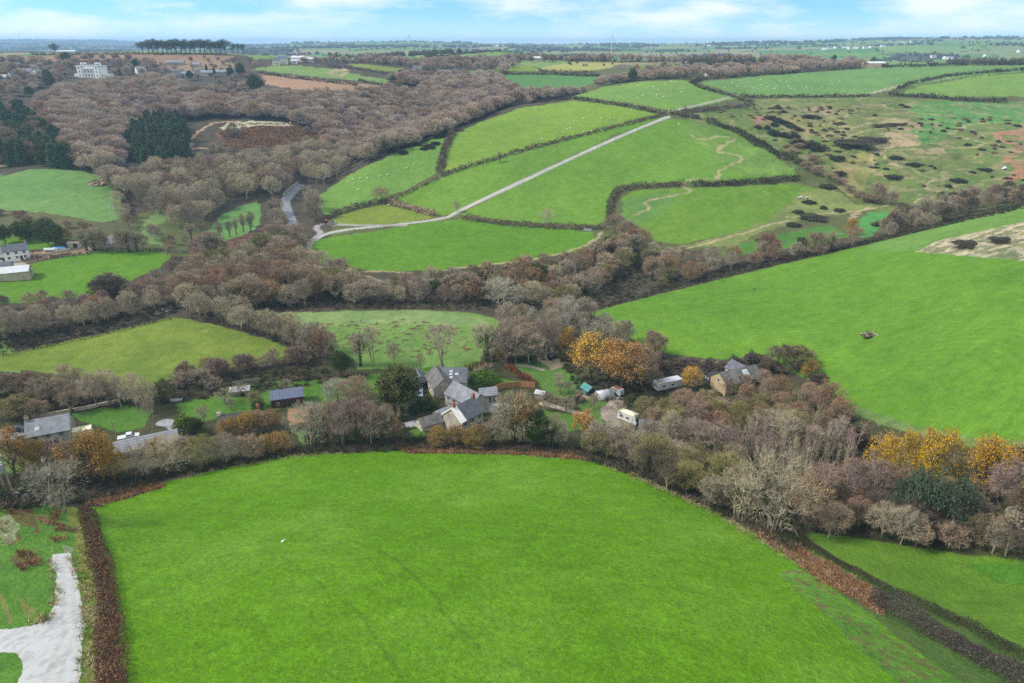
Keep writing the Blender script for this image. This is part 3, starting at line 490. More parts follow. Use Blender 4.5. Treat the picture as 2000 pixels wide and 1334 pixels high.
proto('ivied', 3, bare('twig_grey', 'bark_grey', 7, ivy=.8, cb=.25, nl=10, ns=7, nt=6, up=.5))
proto('slender', 3, bare('twig_grey', 'bark_pale', 6, wd=.042, sh=260, R=2.7, cb=.42, nl=15, ns=5, nt=4, up=1.2, stems=3, r0=.17))
def pole_tree(rng):                       # a coppiced clump of straight pale poles with short rising twigs
    g = Geo(); c = Geo(); P = []; D = []
    for k in range(5):
        a = rng.random() * 6.28; f = np.array([math.cos(a), math.sin(a), 0]) * rng.uniform(.2, 1.3); top = f * 1.7 + [rng.normal() * .5, rng.normal() * .5, rng.uniform(8, 10.2)]; t = np.linspace(0, 1, 6); p = f + (top - f) * t[:, None] + rng.normal(size=(6, 3)) * [.08, .08, 0]; p[0, 2] = -.8
        g.tube(p, .13 * (1.12 - t), 5)
        for j in range(18):
            u = rng.uniform(.35, 1); s0 = np.array([np.interp(u, t, p[:, i]) for i in range(3)]); az = rng.random() * 6.28; P.append(s0); D.append(np.array([math.cos(az) * .55, math.sin(az) * .55, .9]) * rng.uniform(.8, 1.9) * (1.25 - .6 * u))
    P = np.array(P); D = np.array(D); grow_twigs(c, P, D, rng, 12, .75, .045, .5); return [('stems', g.mesh('stems', M['bark_pale'])), ('crown', c.mesh('crown', M['twig_grey']))]
proto('pole', 4, pole_tree)
proto('birch', 3, bare('twig_mauve', 'bark_birch', 8, wd=.04, ln=.7, sh=300, R=2.3, cb=.40, nl=11, ns=6, nt=5, up=.6, r0=.16))
proto('thicket', 4, bare('twig_grey', 'bark_pale', 7, cb=.06, nl=18, ns=6, nt=5, up=.9, stems=6, R=4.4, wd=.05, ln=.9))
proto('apple', 3, bare('twig_grey', 'bark_dark', 6, wd=.08, sh=300, ln=1.0, cb=.2, nl=9, ns=6, nt=5, up=.1, R=5.2))
proto('pale', 3, bare('twig_silver', 'bark_pale', 7, wd=.042, sh=380, ln=.8, cb=.12, nl=14, ns=7, nt=5, up=.5, stems=3, R=5.2, r0=.26))
def leafy(leaf, twig, bark, part=1.0, per=6, size=.42, topbias=0, **k):
    def f(rng):
        g, P, D, cen, ax = skeleton(rng, **k); c = Geo(); grow_twigs(c, P, D, rng, 3, .7, .05); l = Geo(); ph = rng.random(3) * 9
        keep = (np.sin(P[:, 0] * .9 + ph[0]) + np.sin(P[:, 1] * .9 + ph[1]) + np.sin(P[:, 2] * 1.1 + ph[2]) + topbias * (P[:, 2] - 5) + rng.normal(size=len(P)) * .5) > (1.5 - 3.2 * part); l.leaves(clumps(P[keep], D[keep], rng, per, .38), size * (.6 + .7 * rng.random(int(keep.sum()) * per)), rng)
        sp, sd_ = shell(rng, 2600, cen, ax); kk = (np.sin(sp[:, 0] * .9 + ph[0]) + np.sin(sp[:, 1] * .9 + ph[1]) + np.sin(sp[:, 2] * 1.1 + ph[2]) + topbias * (sp[:, 2] - 5) + rng.normal(size=len(sp)) * .6) > (1.5 - 3.2 * part); sp = sp[kk]; l.leaves(sp, size * (.6 + .7 * rng.random(len(sp))), rng)
        sp, sd_ = shell(rng, 700, cen, ax); c.twigs(sp, sd_, .7, .05, rng)
        return [('trunk', g.mesh('trunk', M[bark])), ('twigs', c.mesh('twigs', M[twig])), ('crown', l.mesh('crown', M[leaf]))]
    return f
proto('autumn', 4, leafy('leaf_orange', 'twig_brown', 'bark_dark', (.50), 8, .25, .34, cb=.15, nl=11, ns=7, nt=6))
proto('rusty', 3, leafy('leaf_rust', 'twig_brown', 'bark_grey', .72, 7, .25, cb=.12, nl=11, ns=7, nt=6))
proto('golden', 3, leafy('leaf_gold', 'twig_olive', 'bark_dark', .70, 8, .25, .12, cb=.05, nl=16, ns=6, nt=6, stems=4))
proto('evergreen', 3, leafy('leaf_green', 'twig_dark', 'bark_dark', 1.0, 10, .40, cb=.08, nl=13, ns=7, nt=6))
proto('gum', 2, leafy('leaf_gum', 'twig_olive', 'bark_pale', .66, 12, .36, .45, cb=.22, nl=13, ns=7, nt=5, up=.9, stems=4, R=4.2))
def conifer(rng, needle='needle', R=3.0):
    g = Geo(); g.tube([[0, 0, -.8], [0, 0, 5], [0, 0, 10]], [.24, .14, .02], 6); c = Geo(); P = []; D = []
    for i in range(34):
        z = .7 + 9.1 * (i / 34) ** .95; r = R * (1 - z / 10.3) ** .75 * (.85 + .3 * rng.random()); nb = 9
        for j in range(nb):
            a = i * 1.3 + j * 6.283 / nb + rng.normal() * .15; rr = r * (.75 + .4 * rng.random()); n = 8; t = np.linspace(.15, 1, n)
            p = np.stack([np.cos(a) * rr * t, np.sin(a) * rr * t, z - .32 * rr * t + .2 * rr * t * t], 1); P.append(p); D.append(np.stack([np.full(n, math.cos(a)), np.full(n, math.sin(a)), np.full(n, -.35)], 1))
    P = np.concatenate(P); D = np.concatenate(D); P2 = np.repeat(P, 2, 0); D2 = np.repeat(D, 2, 0) + rng.normal(size=(len(P) * 2, 3)) * .7; c.twigs(P2, D2, .80 * (.5 + .6 * rng.random(len(P2))), .27, rng)
    return [('trunk', g.mesh('trunk', M['bark_dark'])), ('crown', c.mesh('crown', M[needle]))]
proto('spruce', 3, conifer)
def pine(rng, low=.30, needle='needle_blue', R=3.6, flat=.55):
    g, P, D, cen, ax = skeleton(rng, R=R, cb=low, nl=9, ns=5, nt=4, up=.3, r0=.26); c = Geo(); q = P[rng.random(len(P)) < .9]
    p = np.repeat(q, 14, 0) + rng.normal(size=(len(q) * 14, 3)) * [.6, .6, .6 * flat]; c.twigs(p, rng.normal(size=p.shape) + [0, 0, .9], .5, .16, rng)
    return [('trunk', g.mesh('trunk', M['bark_dark'])), ('crown', c.mesh('crown', M[needle]))]
proto('ridge_pine', 4, pine); proto('bushy_pine', 3, lambda r: pine(r, .12, 'needle_blue', 3.8, .9))
def mound(leaf, n=1500, size=.30, stick='twig_dark', ns=500, R=4.6, H=10.):
    def f(rng):                            # a low dome of leaves and shoots, ragged on top
        g = Geo(); d = nrm(rng.normal(size=(n, 3))); d[:, 2] = np.abs(d[:, 2]); bump = 1 + .16 * np.sin(d[:, :1] * 6 + rng.random() * 6) + .14 * np.sin(d[:, 1:2] * 7 + rng.random() * 6) + .1 * rng.normal(size=(n, 1))
        p = d * bump * [R, R, H * .85] * (.55 + .45 * rng.random((n, 1)) ** .4); g.leaves(p, size * 2.2 * (.6 + .8 * rng.random(n)), rng); b = Geo(); d = nrm(rng.normal(size=(ns, 3)) + [0, 0, .9]); d[:, 2] = np.abs(d[:, 2])
        b.twigs(d * [R * .6, R * .6, H * .55], d * [1, 1, 1.4] + rng.normal(size=d.shape) * .35, H * .36 * (.6 + .6 * rng.random(ns)), .16, rng); return [('foliage', g.mesh('foliage', M[leaf])), ('shoots', b.mesh('shoots', M[stick]))]
    return f
proto('gorse_bush', 3, mound('gorse', 1500, .42)); proto('bramble', 3, mound('bramble', 1400, .42, 'twig_brown')); proto('green_bush', 3, mound('leaf_green', 1800, .36, 'leaf_lime', 300))
proto('twig_bush', 3, bare('twig_brown', 'bark_dark', 8, wd=.07, ln=1.1, cb=.0, nl=18, ns=6, nt=5, up=.7, stems=6, R=5.0))
NTREE = {}
def plant(kind, x, y, H, name, label=None, cat='tree', group=None, R=1.0, mats=None, z=None, rot=None):
    v = PROTO[kind]; i = NTREE.get(kind, 0); NTREE[kind] = i + 1; parts = v[i % len(v)]; s = H / 10.
    t = empty(name, (x, y, float(height(x, y)) if z is None else z), RNG.random() * 6.28 if rot is None else rot, (s * R * (.92 + .16 * RNG.random()), s * R * (.92 + .16 * RNG.random()), s)); tag(t, label, cat, group)
    for pn, me in parts:
        o = link(bpy.data.objects.new(pn, me), t)
        if mats and pn in mats: o.material_slots[0].link = 'OBJECT'; o.material_slots[0].material = M[mats[pn]]
    return t
# ------------------------------------------------------------------ placing trees, hedges, ground plants
def sample(pts, sp, seed, jit=.42):
    q = world(pts); uv = np.stack([q[:, 0] / q[:, 1], np.log(q[:, 1])], 1); r = np.random.default_rng(seed)
    gx, gy = np.meshgrid(np.arange(q[:, 0].min(), q[:, 0].max(), sp), np.arange(q[:, 1].min(), q[:, 1].max(), sp)); gx = gx + (np.arange(gx.shape[0])[:, None] % 2) * sp / 2
    x = (gx + r.normal(size=gx.shape) * sp * jit * .5).ravel(); y = (gy + r.normal(size=gy.shape) * sp * jit * .5).ravel(); k = inside(x / y, np.log(np.maximum(y, 1)), uv); return np.stack([x[k], y[k]], 1)
def merged(meshes):
    vs = []; fs = []; mi = []; n = 0; out = bpy.data.meshes.new('clump')
    for k, me in enumerate(meshes):
        v = np.empty(len(me.vertices) * 3, np.float32); me.vertices.foreach_get('co', v); f = np.empty(len(me.loops), np.int32); me.loops.foreach_get('vertex_index', f)
        vs.append(v.reshape(-1, 3)); fs.append(f.reshape(-1, 3) + n); mi.append(np.full(len(f) // 3, k, np.int32)); n += len(v) // 3; out.materials.append(me.materials[0])
    v = np.concatenate(vs); f = np.concatenate(fs); out.vertices.add(len(v)); out.vertices.foreach_set('co', v.ravel()); out.loops.add(f.size); out.loops.foreach_set('vertex_index', f.ravel()); out.polygons.add(len(f))
    out.polygons.foreach_set('loop_start', (np.arange(len(f)) * 3).astype(np.int32)); out.polygons.foreach_set('loop_total', np.full(len(f), 3, np.int32)); out.polygons.foreach_set('material_index', np.concatenate(mi)); out.update(); return out
def source(name, items):                  # items: list of meshes (one per variant)
    c = bpy.data.collections.new(name)
    for i, me in enumerate(items): c.objects.link(bpy.data.objects.new('%s_%02d' % (name, i), me))
    return c, len(items)
def scatter(name, label, src, pts, H, R, cat=None):
    """a mass nobody could count: one object that scatters plants over its points"""
    coll, nv = src; n = len(pts); me = bpy.data.meshes.new(name); me.vertices.add(n); z = height(pts[:, 0], pts[:, 1]); me.vertices.foreach_set('co', np.stack([pts[:, 0], pts[:, 1], z], 1).astype(np.float32).ravel())
    sc = np.stack([R, R, H], 1) / 10.; r = np.random.default_rng(n)
    a = me.attributes.new('scl', 'FLOAT_VECTOR', 'POINT'); a.data.foreach_set('vector', sc.astype(np.float32).ravel()); a = me.attributes.new('rot', 'FLOAT', 'POINT'); a.data.foreach_set('value', (r.random(n) * 6.28).astype(np.float32))
    a = me.attributes.new('idx', 'INT', 'POINT'); a.data.foreach_set('value', r.integers(0, nv, n).astype(np.int32)); o = link(bpy.data.objects.new(name, me)); tag(o, label, cat, None, 'stuff')
    g = bpy.data.node_groups.new(name, 'GeometryNodeTree'); g.interface.new_socket('Geometry', in_out='INPUT', socket_type='NodeSocketGeometry'); g.interface.new_socket('Geometry', in_out='OUTPUT', socket_type='NodeSocketGeometry'); N = g.nodes; L = g.links
    i_ = N.new('NodeGroupInput'); o_ = N.new('NodeGroupOutput'); ip = N.new('GeometryNodeInstanceOnPoints'); ci = N.new('GeometryNodeCollectionInfo'); ci.inputs[0].default_value = coll; ci.inputs[1].default_value = True; ci.inputs[2].default_value = True
    def na(nm, ty): k = N.new('GeometryNodeInputNamedAttribute'); k.data_type = ty; k.inputs[0].default_value = nm; return k.outputs[0]
    cx = N.new('ShaderNodeCombineXYZ'); L.new(na('rot', 'FLOAT'), cx.inputs[2]); ip.inputs['Pick Instance'].default_value = True; L.new(i_.outputs[0], ip.inputs['Points']); L.new(ci.outputs[0], ip.inputs['Instance']); L.new(na('idx', 'INT'), ip.inputs['Instance Index'])
    L.new(cx.outputs[0], ip.inputs['Rotation']); L.new(na('scl', 'FLOAT_VECTOR'), ip.inputs['Scale']); L.new(ip.outputs[0], o_.inputs[0]); md = o.modifiers.new('scatter', 'NODES'); md.node_group = g; return o
def tree_src(name, kinds): return source(name, [merged([m for _, m in v]) for k in kinds for v in PROTO[k]])
def retint(me, mats): me = me.copy(); [me.materials.__setitem__(i, M[m]) for i, m in mats.items()]; return me

def stand(pts, sp, kinds, H, label, group, seed, cat='tree', name='bare_tree', mats=None, R=1.0):
    r = np.random.default_rng(seed)
    for x, y in sample(pts, sp, seed): 
        k = kinds[r.integers(len(kinds))]; h = r.uniform(*H) * r.uniform(.84, 1.18); plant(k, x, y, h, KNAME.get(k, name), label if k not in KLAB else KLAB[k] + label[label.index(' in '):] if ' in ' in label else label, cat, group if k not in KLAB or ' in ' not in label else KLAB[k].split(' with')[0] + 's ' + group, R * r.uniform(.85, 1.2), mats[r.integers(len(mats))] if mats else None)
KNAME = {'oak':'bare_tree','ash':'bare_tree','ivied':'ivy_clad_tree','slender':'slender_tree','pole':'pole_tree','birch':'birch_tree','thicket':'thicket_tree','apple':'apple_tree','pale':'bare_tree','autumn':'autumn_tree','rusty':'russet_tree','golden':'golden_bush','evergreen':'evergreen_tree','gum':'gum_tree','spruce':'spruce_tree','ridge_pine':'pine_tree','bushy_pine':'pine_tree','gorse_bush':'gorse_bush','bramble':'bramble_mound','green_bush':'green_bush','twig_bush':'twiggy_bush'}
KLAB = {'ivied':'ivy clad grey tree','autumn':'orange leaved tree','rusty':'rust brown leaved tree','evergreen':'dark evergreen tree','birch':'purplish birch tree','slender':'slender pole like tree','pole':'clump of straight bare poles','thicket':'many stemmed thicket tree','golden':'golden brown bush','twig_bush':'twiggy brown bush','spruce':'dark pointed spruce','gorse_bush':'dark gorse bush','bramble':'dark bramble mound'}
def one(kind, px, py, H, label, R=1.0, mats=None, group=None, cat='tree'):
    p = at(px, py); return plant(kind, p.x, p.y, H, KNAME[kind], label, cat, group, R, mats)
def line_of(kinds, pts, n, H, label, group, seed, R=1.0, jit=1.5, mats=None):
    r = np.random.default_rng(seed); q = world(pts, False, 6)[:, :2]; s = np.concatenate([[0], np.cumsum(np.hypot(*np.diff(q, axis=0).T))])
    for i in range(n):
        t = s[-1] * (i + r.uniform(.2, .8)) / n; x, y = np.interp(t, s, q[:, 0]) + r.normal() * jit, np.interp(t, s, q[:, 1]) + r.normal() * jit; k = kinds[r.integers(len(kinds))]
        lb = (KLAB[k] + label[label.index(' in '):]) if (k in KLAB and ' in ' in label) else label; plant(k, x, y, r.uniform(*H), KNAME[k], lb, 'tree', group if k not in KLAB or ' in ' not in label else KLAB[k].split(' with')[0] + 's ' + group, R * r.uniform(.85, 1.2), mats[r.integers(len(mats))] if mats else None)

# --- bare woods of the left hill: one mass
BR = {'crown': 'twig_brown'}
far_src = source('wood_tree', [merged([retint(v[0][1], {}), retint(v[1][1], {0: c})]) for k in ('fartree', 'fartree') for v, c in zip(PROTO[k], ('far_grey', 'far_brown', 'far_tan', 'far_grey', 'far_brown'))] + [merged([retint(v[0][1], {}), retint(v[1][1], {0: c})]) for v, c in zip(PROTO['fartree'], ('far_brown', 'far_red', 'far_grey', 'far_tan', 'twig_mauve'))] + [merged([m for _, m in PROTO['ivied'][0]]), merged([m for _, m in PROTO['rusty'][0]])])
WP = []; WH = []
def wood(pts, sp, H, seed, R=1.0):
    p = sample(pts, sp, seed); r = np.random.default_rng(seed); WP.append(np.concatenate([p, r.uniform(.9, 1.25, (len(p), 1)) * R * sum(H) / 2], 1)); WH.append(r.uniform(*H, len(p)))
wood([(150,333),(135,298),(95,248),(70,212),(140,178),(230,176),(300,160),(335,170),(410,202),(440,232),(372,238),(330,230),(288,238),(255,262),(243,300),(240,332),(228,345),(238,395),(205,345)], 8.8, (9, 14), 1, 1.05)
wood([(520,198),(560,200),(640,196),(720,192),(765,182),(820,204),(900,232),(960,204),(1060,193),(1100,192),(1000,207),(880,256),(720,322),(645,296),(615,258),(545,232),(480,230),(440,222)], 8.2, (9, 13), 2)
wood([(830,166),(900,170),(960,154),(985,168),(1010,188),(1050,196),(960,206),(900,226),(820,202)], 7.8, (9, 13), 3); wood([(430,236),(420,205),(500,190),(545,198),(520,232)], 8.5, (7, 10), 4); wood([(370,178),(480,170),(500,190),(430,205),(390,195)], 9, (4, 7), 5)
wood([(-60,120),(120,118),(250,116),(300,122),(330,150),(230,150),(215,139),(150,139),(130,160),(60,190),(-60,200)], 13.5, (5, 10), 6); wood([(300,122),(480,114),(505,135),(490,165),(330,156)], 19, (3, 6), 7)
wood([(640,118),(760,120),(820,124),(930,120),(1000,118),(1020,124),(985,146),(940,140),(890,138),(840,142),(800,132),(720,124)], 17, (7, 11), 8); wood([(755,160),(800,150),(850,154),(900,152),(960,153),(900,168),(830,166),(790,175)], 11, (7, 12), 9); wood([(560,118),(640,120),(700,124),(640,128)], 16, (5, 9), 10)
wood([(1020,118),(1220,117),(1330,121),(1500,117),(1680,125),(1500,124),(1330,127),(1210,122),(1030,123)], 24, (7, 11), 11); wood([(1150,172),(1200,160),(1250,150),(1340,148),(1345,154),(1250,158),(1180,168)], 9, (7, 10), 12); wood([(1340,150),(1400,142),(1500,136),(1600,130),(1690,128),(1690,133),(1560,142),(1400,155)], 12, (6, 11), 13)
wood([(1230,142),(1340,136),(1440,140),(1420,146),(1290,150)], 15, (6, 10), 14); wood([(1050,190),(1100,184),(1140,180),(1120,188),(1070,194)], 7, (5, 9), 15); wood([(1490,124),(1560,119),(1600,128),(1500,134)], 16, (8,11), 16)
WP = np.concatenate(WP); WH = np.concatenate(WH)
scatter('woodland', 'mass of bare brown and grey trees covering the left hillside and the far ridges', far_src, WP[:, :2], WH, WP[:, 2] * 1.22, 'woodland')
# far hedgerows and copses over the patchwork beyond the ridge
m = (GY > 950) & ((GU > -.25) | (GY > 1500)) & (edge < np.clip(GY / 520, 2.5, 14)) & (np.abs(GU) < .85); jj, ii = np.nonzero(m); area = (GY * (2.4 / 1319)) * (GY * .0085); pr = area[jj, ii] / np.clip((GY[jj, ii] / 110) ** 2, 60, 900); k = RNG.random(len(jj)) < pr
hp = np.stack([GX[jj, ii][k], GY[jj, ii][k]], 1); hp += RNG.normal(size=hp.shape) * 4; big = np.clip(hp[:, 1] / 260, 4.5, 16)
m2 = (GY > 950) & ((GU > -.25) | (GY > 1600)) & (((farm * 12).astype(int) == 7) | (fbm(GX / 300, GY / 260, 91, 3) > .66)) & (np.abs(GU) < .85); jj, ii = np.nonzero(m2); pr = area[jj, ii] / np.clip((GY[jj, ii] / 75) ** 2, 130, 3600); k = RNG.random(len(jj)) < pr; hp2 = np.stack([GX[jj, ii][k], GY[jj, ii][k]], 1); big2 = np.clip(hp2[:, 1] / 130, 9, 40)
print('far plants', len(WP), len(hp), len(hp2))
bush_src = source('hedge_bush', [merged([retint(v[0][1], {0: c}), retint(v[1][1], {0: 'twig_brown'})]) for v, c in zip(PROTO['bramble'] * 2, ('far_hedge', 'far_copse', 'far_hedge', 'far_copse', 'leaf_green', 'far_hedge'))])
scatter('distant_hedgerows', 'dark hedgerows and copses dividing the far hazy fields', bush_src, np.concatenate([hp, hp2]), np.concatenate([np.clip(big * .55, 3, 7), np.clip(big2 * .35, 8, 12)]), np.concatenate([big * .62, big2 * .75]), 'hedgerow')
# --- conifers
stand([(252,300),(262,268),(300,245),(350,238),(368,262),(366,325),(330,345),(285,335)], 5.2, ['spruce'], (9, 16), 'dark spruce in the block in the middle of the bare wood', 'in the dark block', 21, 'conifer')
stand([(-20,330),(-20,235),(40,225),(80,250),(130,300),(140,335),(60,322)], 6.8, ['spruce', 'spruce', 'spruce', 'evergreen', 'oak'], (10, 16), 'mixed tree in the left wood above the pale field', 'in the left wood', 22)
for px, py, H, k in [(100,183,17,'evergreen'),(88,200,14,'evergreen'),(130,125,13,'evergreen'),(265,135,11,'evergreen'),(372,158,10,'evergreen'),(405,146,11,'spruce'),(420,150,10,'spruce'),(470,150,14,'evergreen'),(498,182,17,'evergreen'),(505,184,15,'evergreen'),(450,150,10,'evergreen'),(20,170,9,'evergreen'),(1235,160,13,'evergreen'),(640,180,5,'evergreen'),(768,162,8,'evergreen'),(1628,122,10,'evergreen'),(95,160,12,'evergreen'),(60,190,10,'evergreen'),(235,150,9,'spruce'),(275,137,9,'spruce')]:
    one(k, px, py, H, 'lone dark evergreen among the bare trees near the skyline', .85, None, 'dark evergreens near the skyline')
for i, px in enumerate([280,291,300,309,318,327,336,345,354,363,372,381,391,401,412,422,432,441]): one('ridge_pine', px, 105 + (i % 3) * .5, 14.5 + (i * 7 % 5) * .8, 'tall dark pine in the clump standing on the skyline', 1.4, None, 'pines in the skyline clump')
for px in (457, 466, 476): one('ridge_pine', px, 106, 13, 'thin pine at the right end of the skyline clump', .9, None, 'thin pines beside the clump')
one('ridge_pine', 108, 107, 13, 'lone umbrella shaped pine on the far left skyline', 1.2)
# --- woods in the valley left of the road
VB = [{'crown': 'twig_grey'}, {'crown': 'twig_pale'}, {'crown': 'twig_brown'}]
stand([(236,375),(300,350),(350,345),(400,330),(470,322),(560,315),(600,292),(690,328),(640,366),(600,372),(575,352),(548,392),(500,388),(430,412),(400,436),(340,455),(310,415),(255,400)], 8.6, ['oak', 'ash', 'ash', 'thicket'], (10.5, 14), 'pale grey bare tree in the valley wood left of the road', 'in the valley wood', 31, mats=None)
line_of(['ash', 'oak'], [(225,395),(240,425),(262,440)], 4, (6, 8), 'small bare tree in the corner of the pale left field', 'by the pale left field', 32)
line_of(['ivied'], [(425,470),(460,462),(480,455),(505,440)], 6, (8, 11), 'ivy clad tree in the line across the narrow green field', 'across the narrow field', 33, .5)
line_of(['oak', 'ivied', 'thicket'], [(400,500),(420,495),(440,500)], 5, (8, 11), 'brown tree in the gap above the river wood', 'above the river wood', 34)
stand([(520,460),(532,405),(545,400),(548,440),(570,470),(590,462),(606,478),(600,492),(540,485)], 7.5, ['oak', 'ash', 'ivied'], (7.5, 10), 'grey bare tree in the clump beside the road bend', 'beside the road bend', 35)
stand([(236,400),(262,440),(300,445),(330,475),(395,445),(418,452),(402,488),(440,494),(400,505),(330,520),(300,500),(320,480),(280,470)], 9.5, ['oak', 'thicket', 'twig_bush', 'ivied'], (5, 9), 'brown bare tree on the damp valley floor below the bare wood', 'on the damp valley floor', 37, mats=[{'crown': 'twig_brown'}, {'crown': 'twig_mauve'}, {'crown': 'twig_grey'}, None])
for px, py, H in [(612,408,12),(618,426,13),(604,424,9),(604,392,9)]: one('oak', px, py, H, 'round grey tree between the tarmac road and the sheep hill', .95, {'crown': 'twig_grey'}, 'round trees beside the tarmac road')
one('rusty', 655, 325, 7, 'orange brown tree at the upper edge of the sheep hill', 1.2, {'crown': 'leaf_orange'})
stand([(440,288),(460,296),(520,300),(600,292),(640,280),(690,318),(600,300),(480,312),(400,300)], 8, ['twig_bush', 'oak', 'thicket'], (4, 8), 'brown bush around the rusty quarry slope', 'around the quarry slope', 38, mats=[{'crown': 'twig_brown'}, {'crown': 'twig_grey'}, {'crown': 'twig_mauve'}])
for px, py, H in [(455,262,8),(462,270,7),(448,268,7),(560,268,3),(600,262,6),(520,272,2.5),(540,258,2.5)]: one('twig_bush', px, py, H, 'greyish bush growing on the rusty quarry slope', 1.1, {'crown': 'twig_grey'}, 'bushes on the quarry slope')
# --- left farm
for px, py, k, H in [(12,478,'evergreen',9),(40,465,'evergreen',8),(52,472,'evergreen',9),(70,470,'evergreen',8),(95,478,'evergreen',12),(112,482,'evergreen',11),(128,478,'golden',8),(60,455,'green_bush',7)]: one(k, px, py, H, 'dark leafy tree in the shelter belt behind the white farmhouse', .95, None, 'dark trees behind the farmhouse')
for px, py, H in [(170,490,10),(185,490,11),(200,488,9),(240,492,10),(252,492,11),(268,490,9),(280,488,8)]: one('ivied' if px % 20 else 'oak', px, py, H, 'bare tree in the row behind the bright green farm field', .9, None, 'bare trees behind the farm field')
one('oak', 252, 445, 7, 'round brown tree at the bottom corner of the pale left field', 1.3); line_of(['twig_bush'], [(0,420),(60,430),(140,450),(200,445)], 9, (3, 4.5), 'brown bush in the hedge under the pale left field', 'under the pale left field', 36, 1.3)
# --- river belt
MX3 = [{'crown': 'twig_grey'}, {'crown': 'twig_brown'}, {'crown': 'twig_russet'}, {'crown': 'twig_olive'}, {'crown': 'twig_pale'}, None]
stand([(335,588),(385,548),(425,525),(500,500),(588,505),(604,520),(640,546),(690,562),(735,578),(640,598),(530,602),(425,612),(370,608)], 6.8, ['oak', 'oak', 'ivied', 'ash', 'thicket', 'rusty'], (9.5, 12.5), 'bare brown tree in the tall river wood above the wet meadow', 'in the river wood', 41, mats=MX3)
stand([(735,578),(790,560),(860,556),(950,548),(1040,535),(1120,518),(1165,500),(1195,480),(1240,468),(1290,505),(1200,562),(1140,600),(1040,598),(980,600),(930,600),(800,598),(690,598)], 7.6, ['oak', 'ivied', 'thicket', 'oak', 'evergreen'], (6.5, 10.5), 'bare tree in the tree belt below the lane fork field', 'in the middle tree belt', 42, mats=MX3)
stand([(1290,508),(1340,505),(1420,512),(1500,500),(1560,494),(1640,482),(1690,474),(1690,478),(1500,518),(1300,566),(1240,582)], 8.6, ['oak', 'thicket', 'ivied', 'ash', 'twig_bush'], (6, 10), 'bare tree in the belt along the top of the big right field', 'along the big right field', 43, mats=MX3)
stand([(1700,470),(1730,445),(1800,405),(1900,388),(2060,374),(2060,396),(1960,404),(1850,438),(1760,460)], 7.2, ['oak', 'thicket', 'ivied', 'twig_bush'], (6, 9.5), 'dark bare tree in the far right valley belt', 'in the far right belt', 44, mats=[{'crown': 'twig_dark'}, {'crown': 'twig_grey'}, {'crown': 'twig_dark'}, None])
one('pale', 1850, 428, 9, 'silvery round tree in the far right valley belt'); one('pale', 1488, 505, 9, 'pale trunked tree standing at the top of the big right field', .8); one('evergreen', 1560, 500, 9, 'dark ivy covered tree beside the pale trunked one', .7); one('autumn', 1660, 462, 9, 'orange tree beside the vivid green patch', .9); one('ash', 1390, 525, 11, 'pale barked twin trunk tree at the left end of the right belt', .8); one('pale', 980, 600, 12, 'big silvery grey tree in the middle of the river belt', 1.5); one('pale', 1000, 602, 10, 'silvery tree touching the big silvery one on its right', 1.2)
for px, py, H in [(1200,455,10),(1225,470,10),(1250,478,9),(1215,490,9)]: one('oak', px, py, H, 'round brown tree at the corner between the two hill fields', 1.35, {'crown': 'twig_brown'}, 'round trees at the hill field corner')
one('pale', 1068, 440, 9, 'round pale tree in the hedge at the foot of the lane field', 1.0, {'crown': 'twig_pale'}); one('oak', 745, 392, 8.5, 'round grey brown tree at the hedge junction on the left of the hill', 1.35, {'crown': 'twig_brown'}); one('ivied', 976, 318, 7, 'single small tree in the long hedge across the sheep hill', .6); one('ash', 892, 415, 6, 'thin bare tree at the foot of the straight lane', .8)
stand([(-60,605),(60,598),(170,592),(250,566),(320,535),(350,522),(400,508),(395,550),(345,580),(300,592),(150,622),(0,645),(-60,655)], 7.8, ['oak', 'thicket', 'twig_bush'], (5, 7.5), 'brown bare tree in the belt north of the yellowish field', 'north of the yellowish field', 45, mats=[{'crown': 'twig_brown'}, {'crown': 'twig_mauve'}, {'crown': 'twig_grey'}, None])
line_of(['ash', 'thicket', 'ash'], [(-30,668),(60,652),(160,634),(240,618),(320,598)], 15, (7, 9.5), 'pale bare tree in the row along the lane north of the yellowish field', 'along the lane', 46); one('rusty', 190, 622, 9, 'orange brown leaved tree in the row along the lane', 1.1)
for px, py in ((205,582),(228,580),(215,572)): one('twig_bush', px, py, 8, 'broad dark mounded tree below the bright farm field', 1.5, {'crown': 'twig_dark'}, 'dark mounded trees')
line_of(['ash', 'ivied', 'thicket', 'ash'], [(390,618),(450,634),(520,655),(590,682),(625,696)], 17, (7.5, 11), 'bare tree in the hedge at the right end of the yellowish field', 'right of the yellowish field', 47)
# --- meadow and cottage trees
for px, py, H, k, r, lb in [(730,712,13,'slender',1.0,'tall brown twigged tree between the wet meadow and the gum tree'),(705,715,12,'ivied',.6,'tall ivy clad tree left of the wet meadow'),(770,716,8,'ash',.8,'small bare tree in front of the wet meadow'),(868,722,15,'slender',1.35,'tall twin stemmed tree standing alone in front of the wet meadow'),(822,722,6,'apple',.6,'smallest bare tree at the meadow edge'),(668,738,9,'evergreen',.75,'dark holly tree at the left of the wet meadow'),(650,715,12,'ivied',.5,'narrow ivy column next to the holly'),(628,712,12,'autumn',.7,'faded orange tree at the corner of the yellowish field'),(612,700,11,'ivied',.9,'ivy clad tree at the corner of the yellowish field')]: one(k, px, py, H, lb, r, {'crown': 'leaf_rust'} if k == 'autumn' else None)
line_of(['slender', 'ivied', 'slender', 'birch'], [(945,705),(975,708),(1010,708),(1045,705),(1085,695)], 10, (10.5, 14), 'slender bare tree in the row right of the wet meadow', 'right of the wet meadow', 51, .95)
stand([(985,650),(1010,625),(1140,615),(1200,650),(1240,680),(1170,690),(1100,690),(1040,680)], 7, ['oak', 'thicket', 'slender', 'pale'], (6.5, 10), 'greyish bare tree in the thicket behind the yellow trees', 'behind the yellow trees', 52)
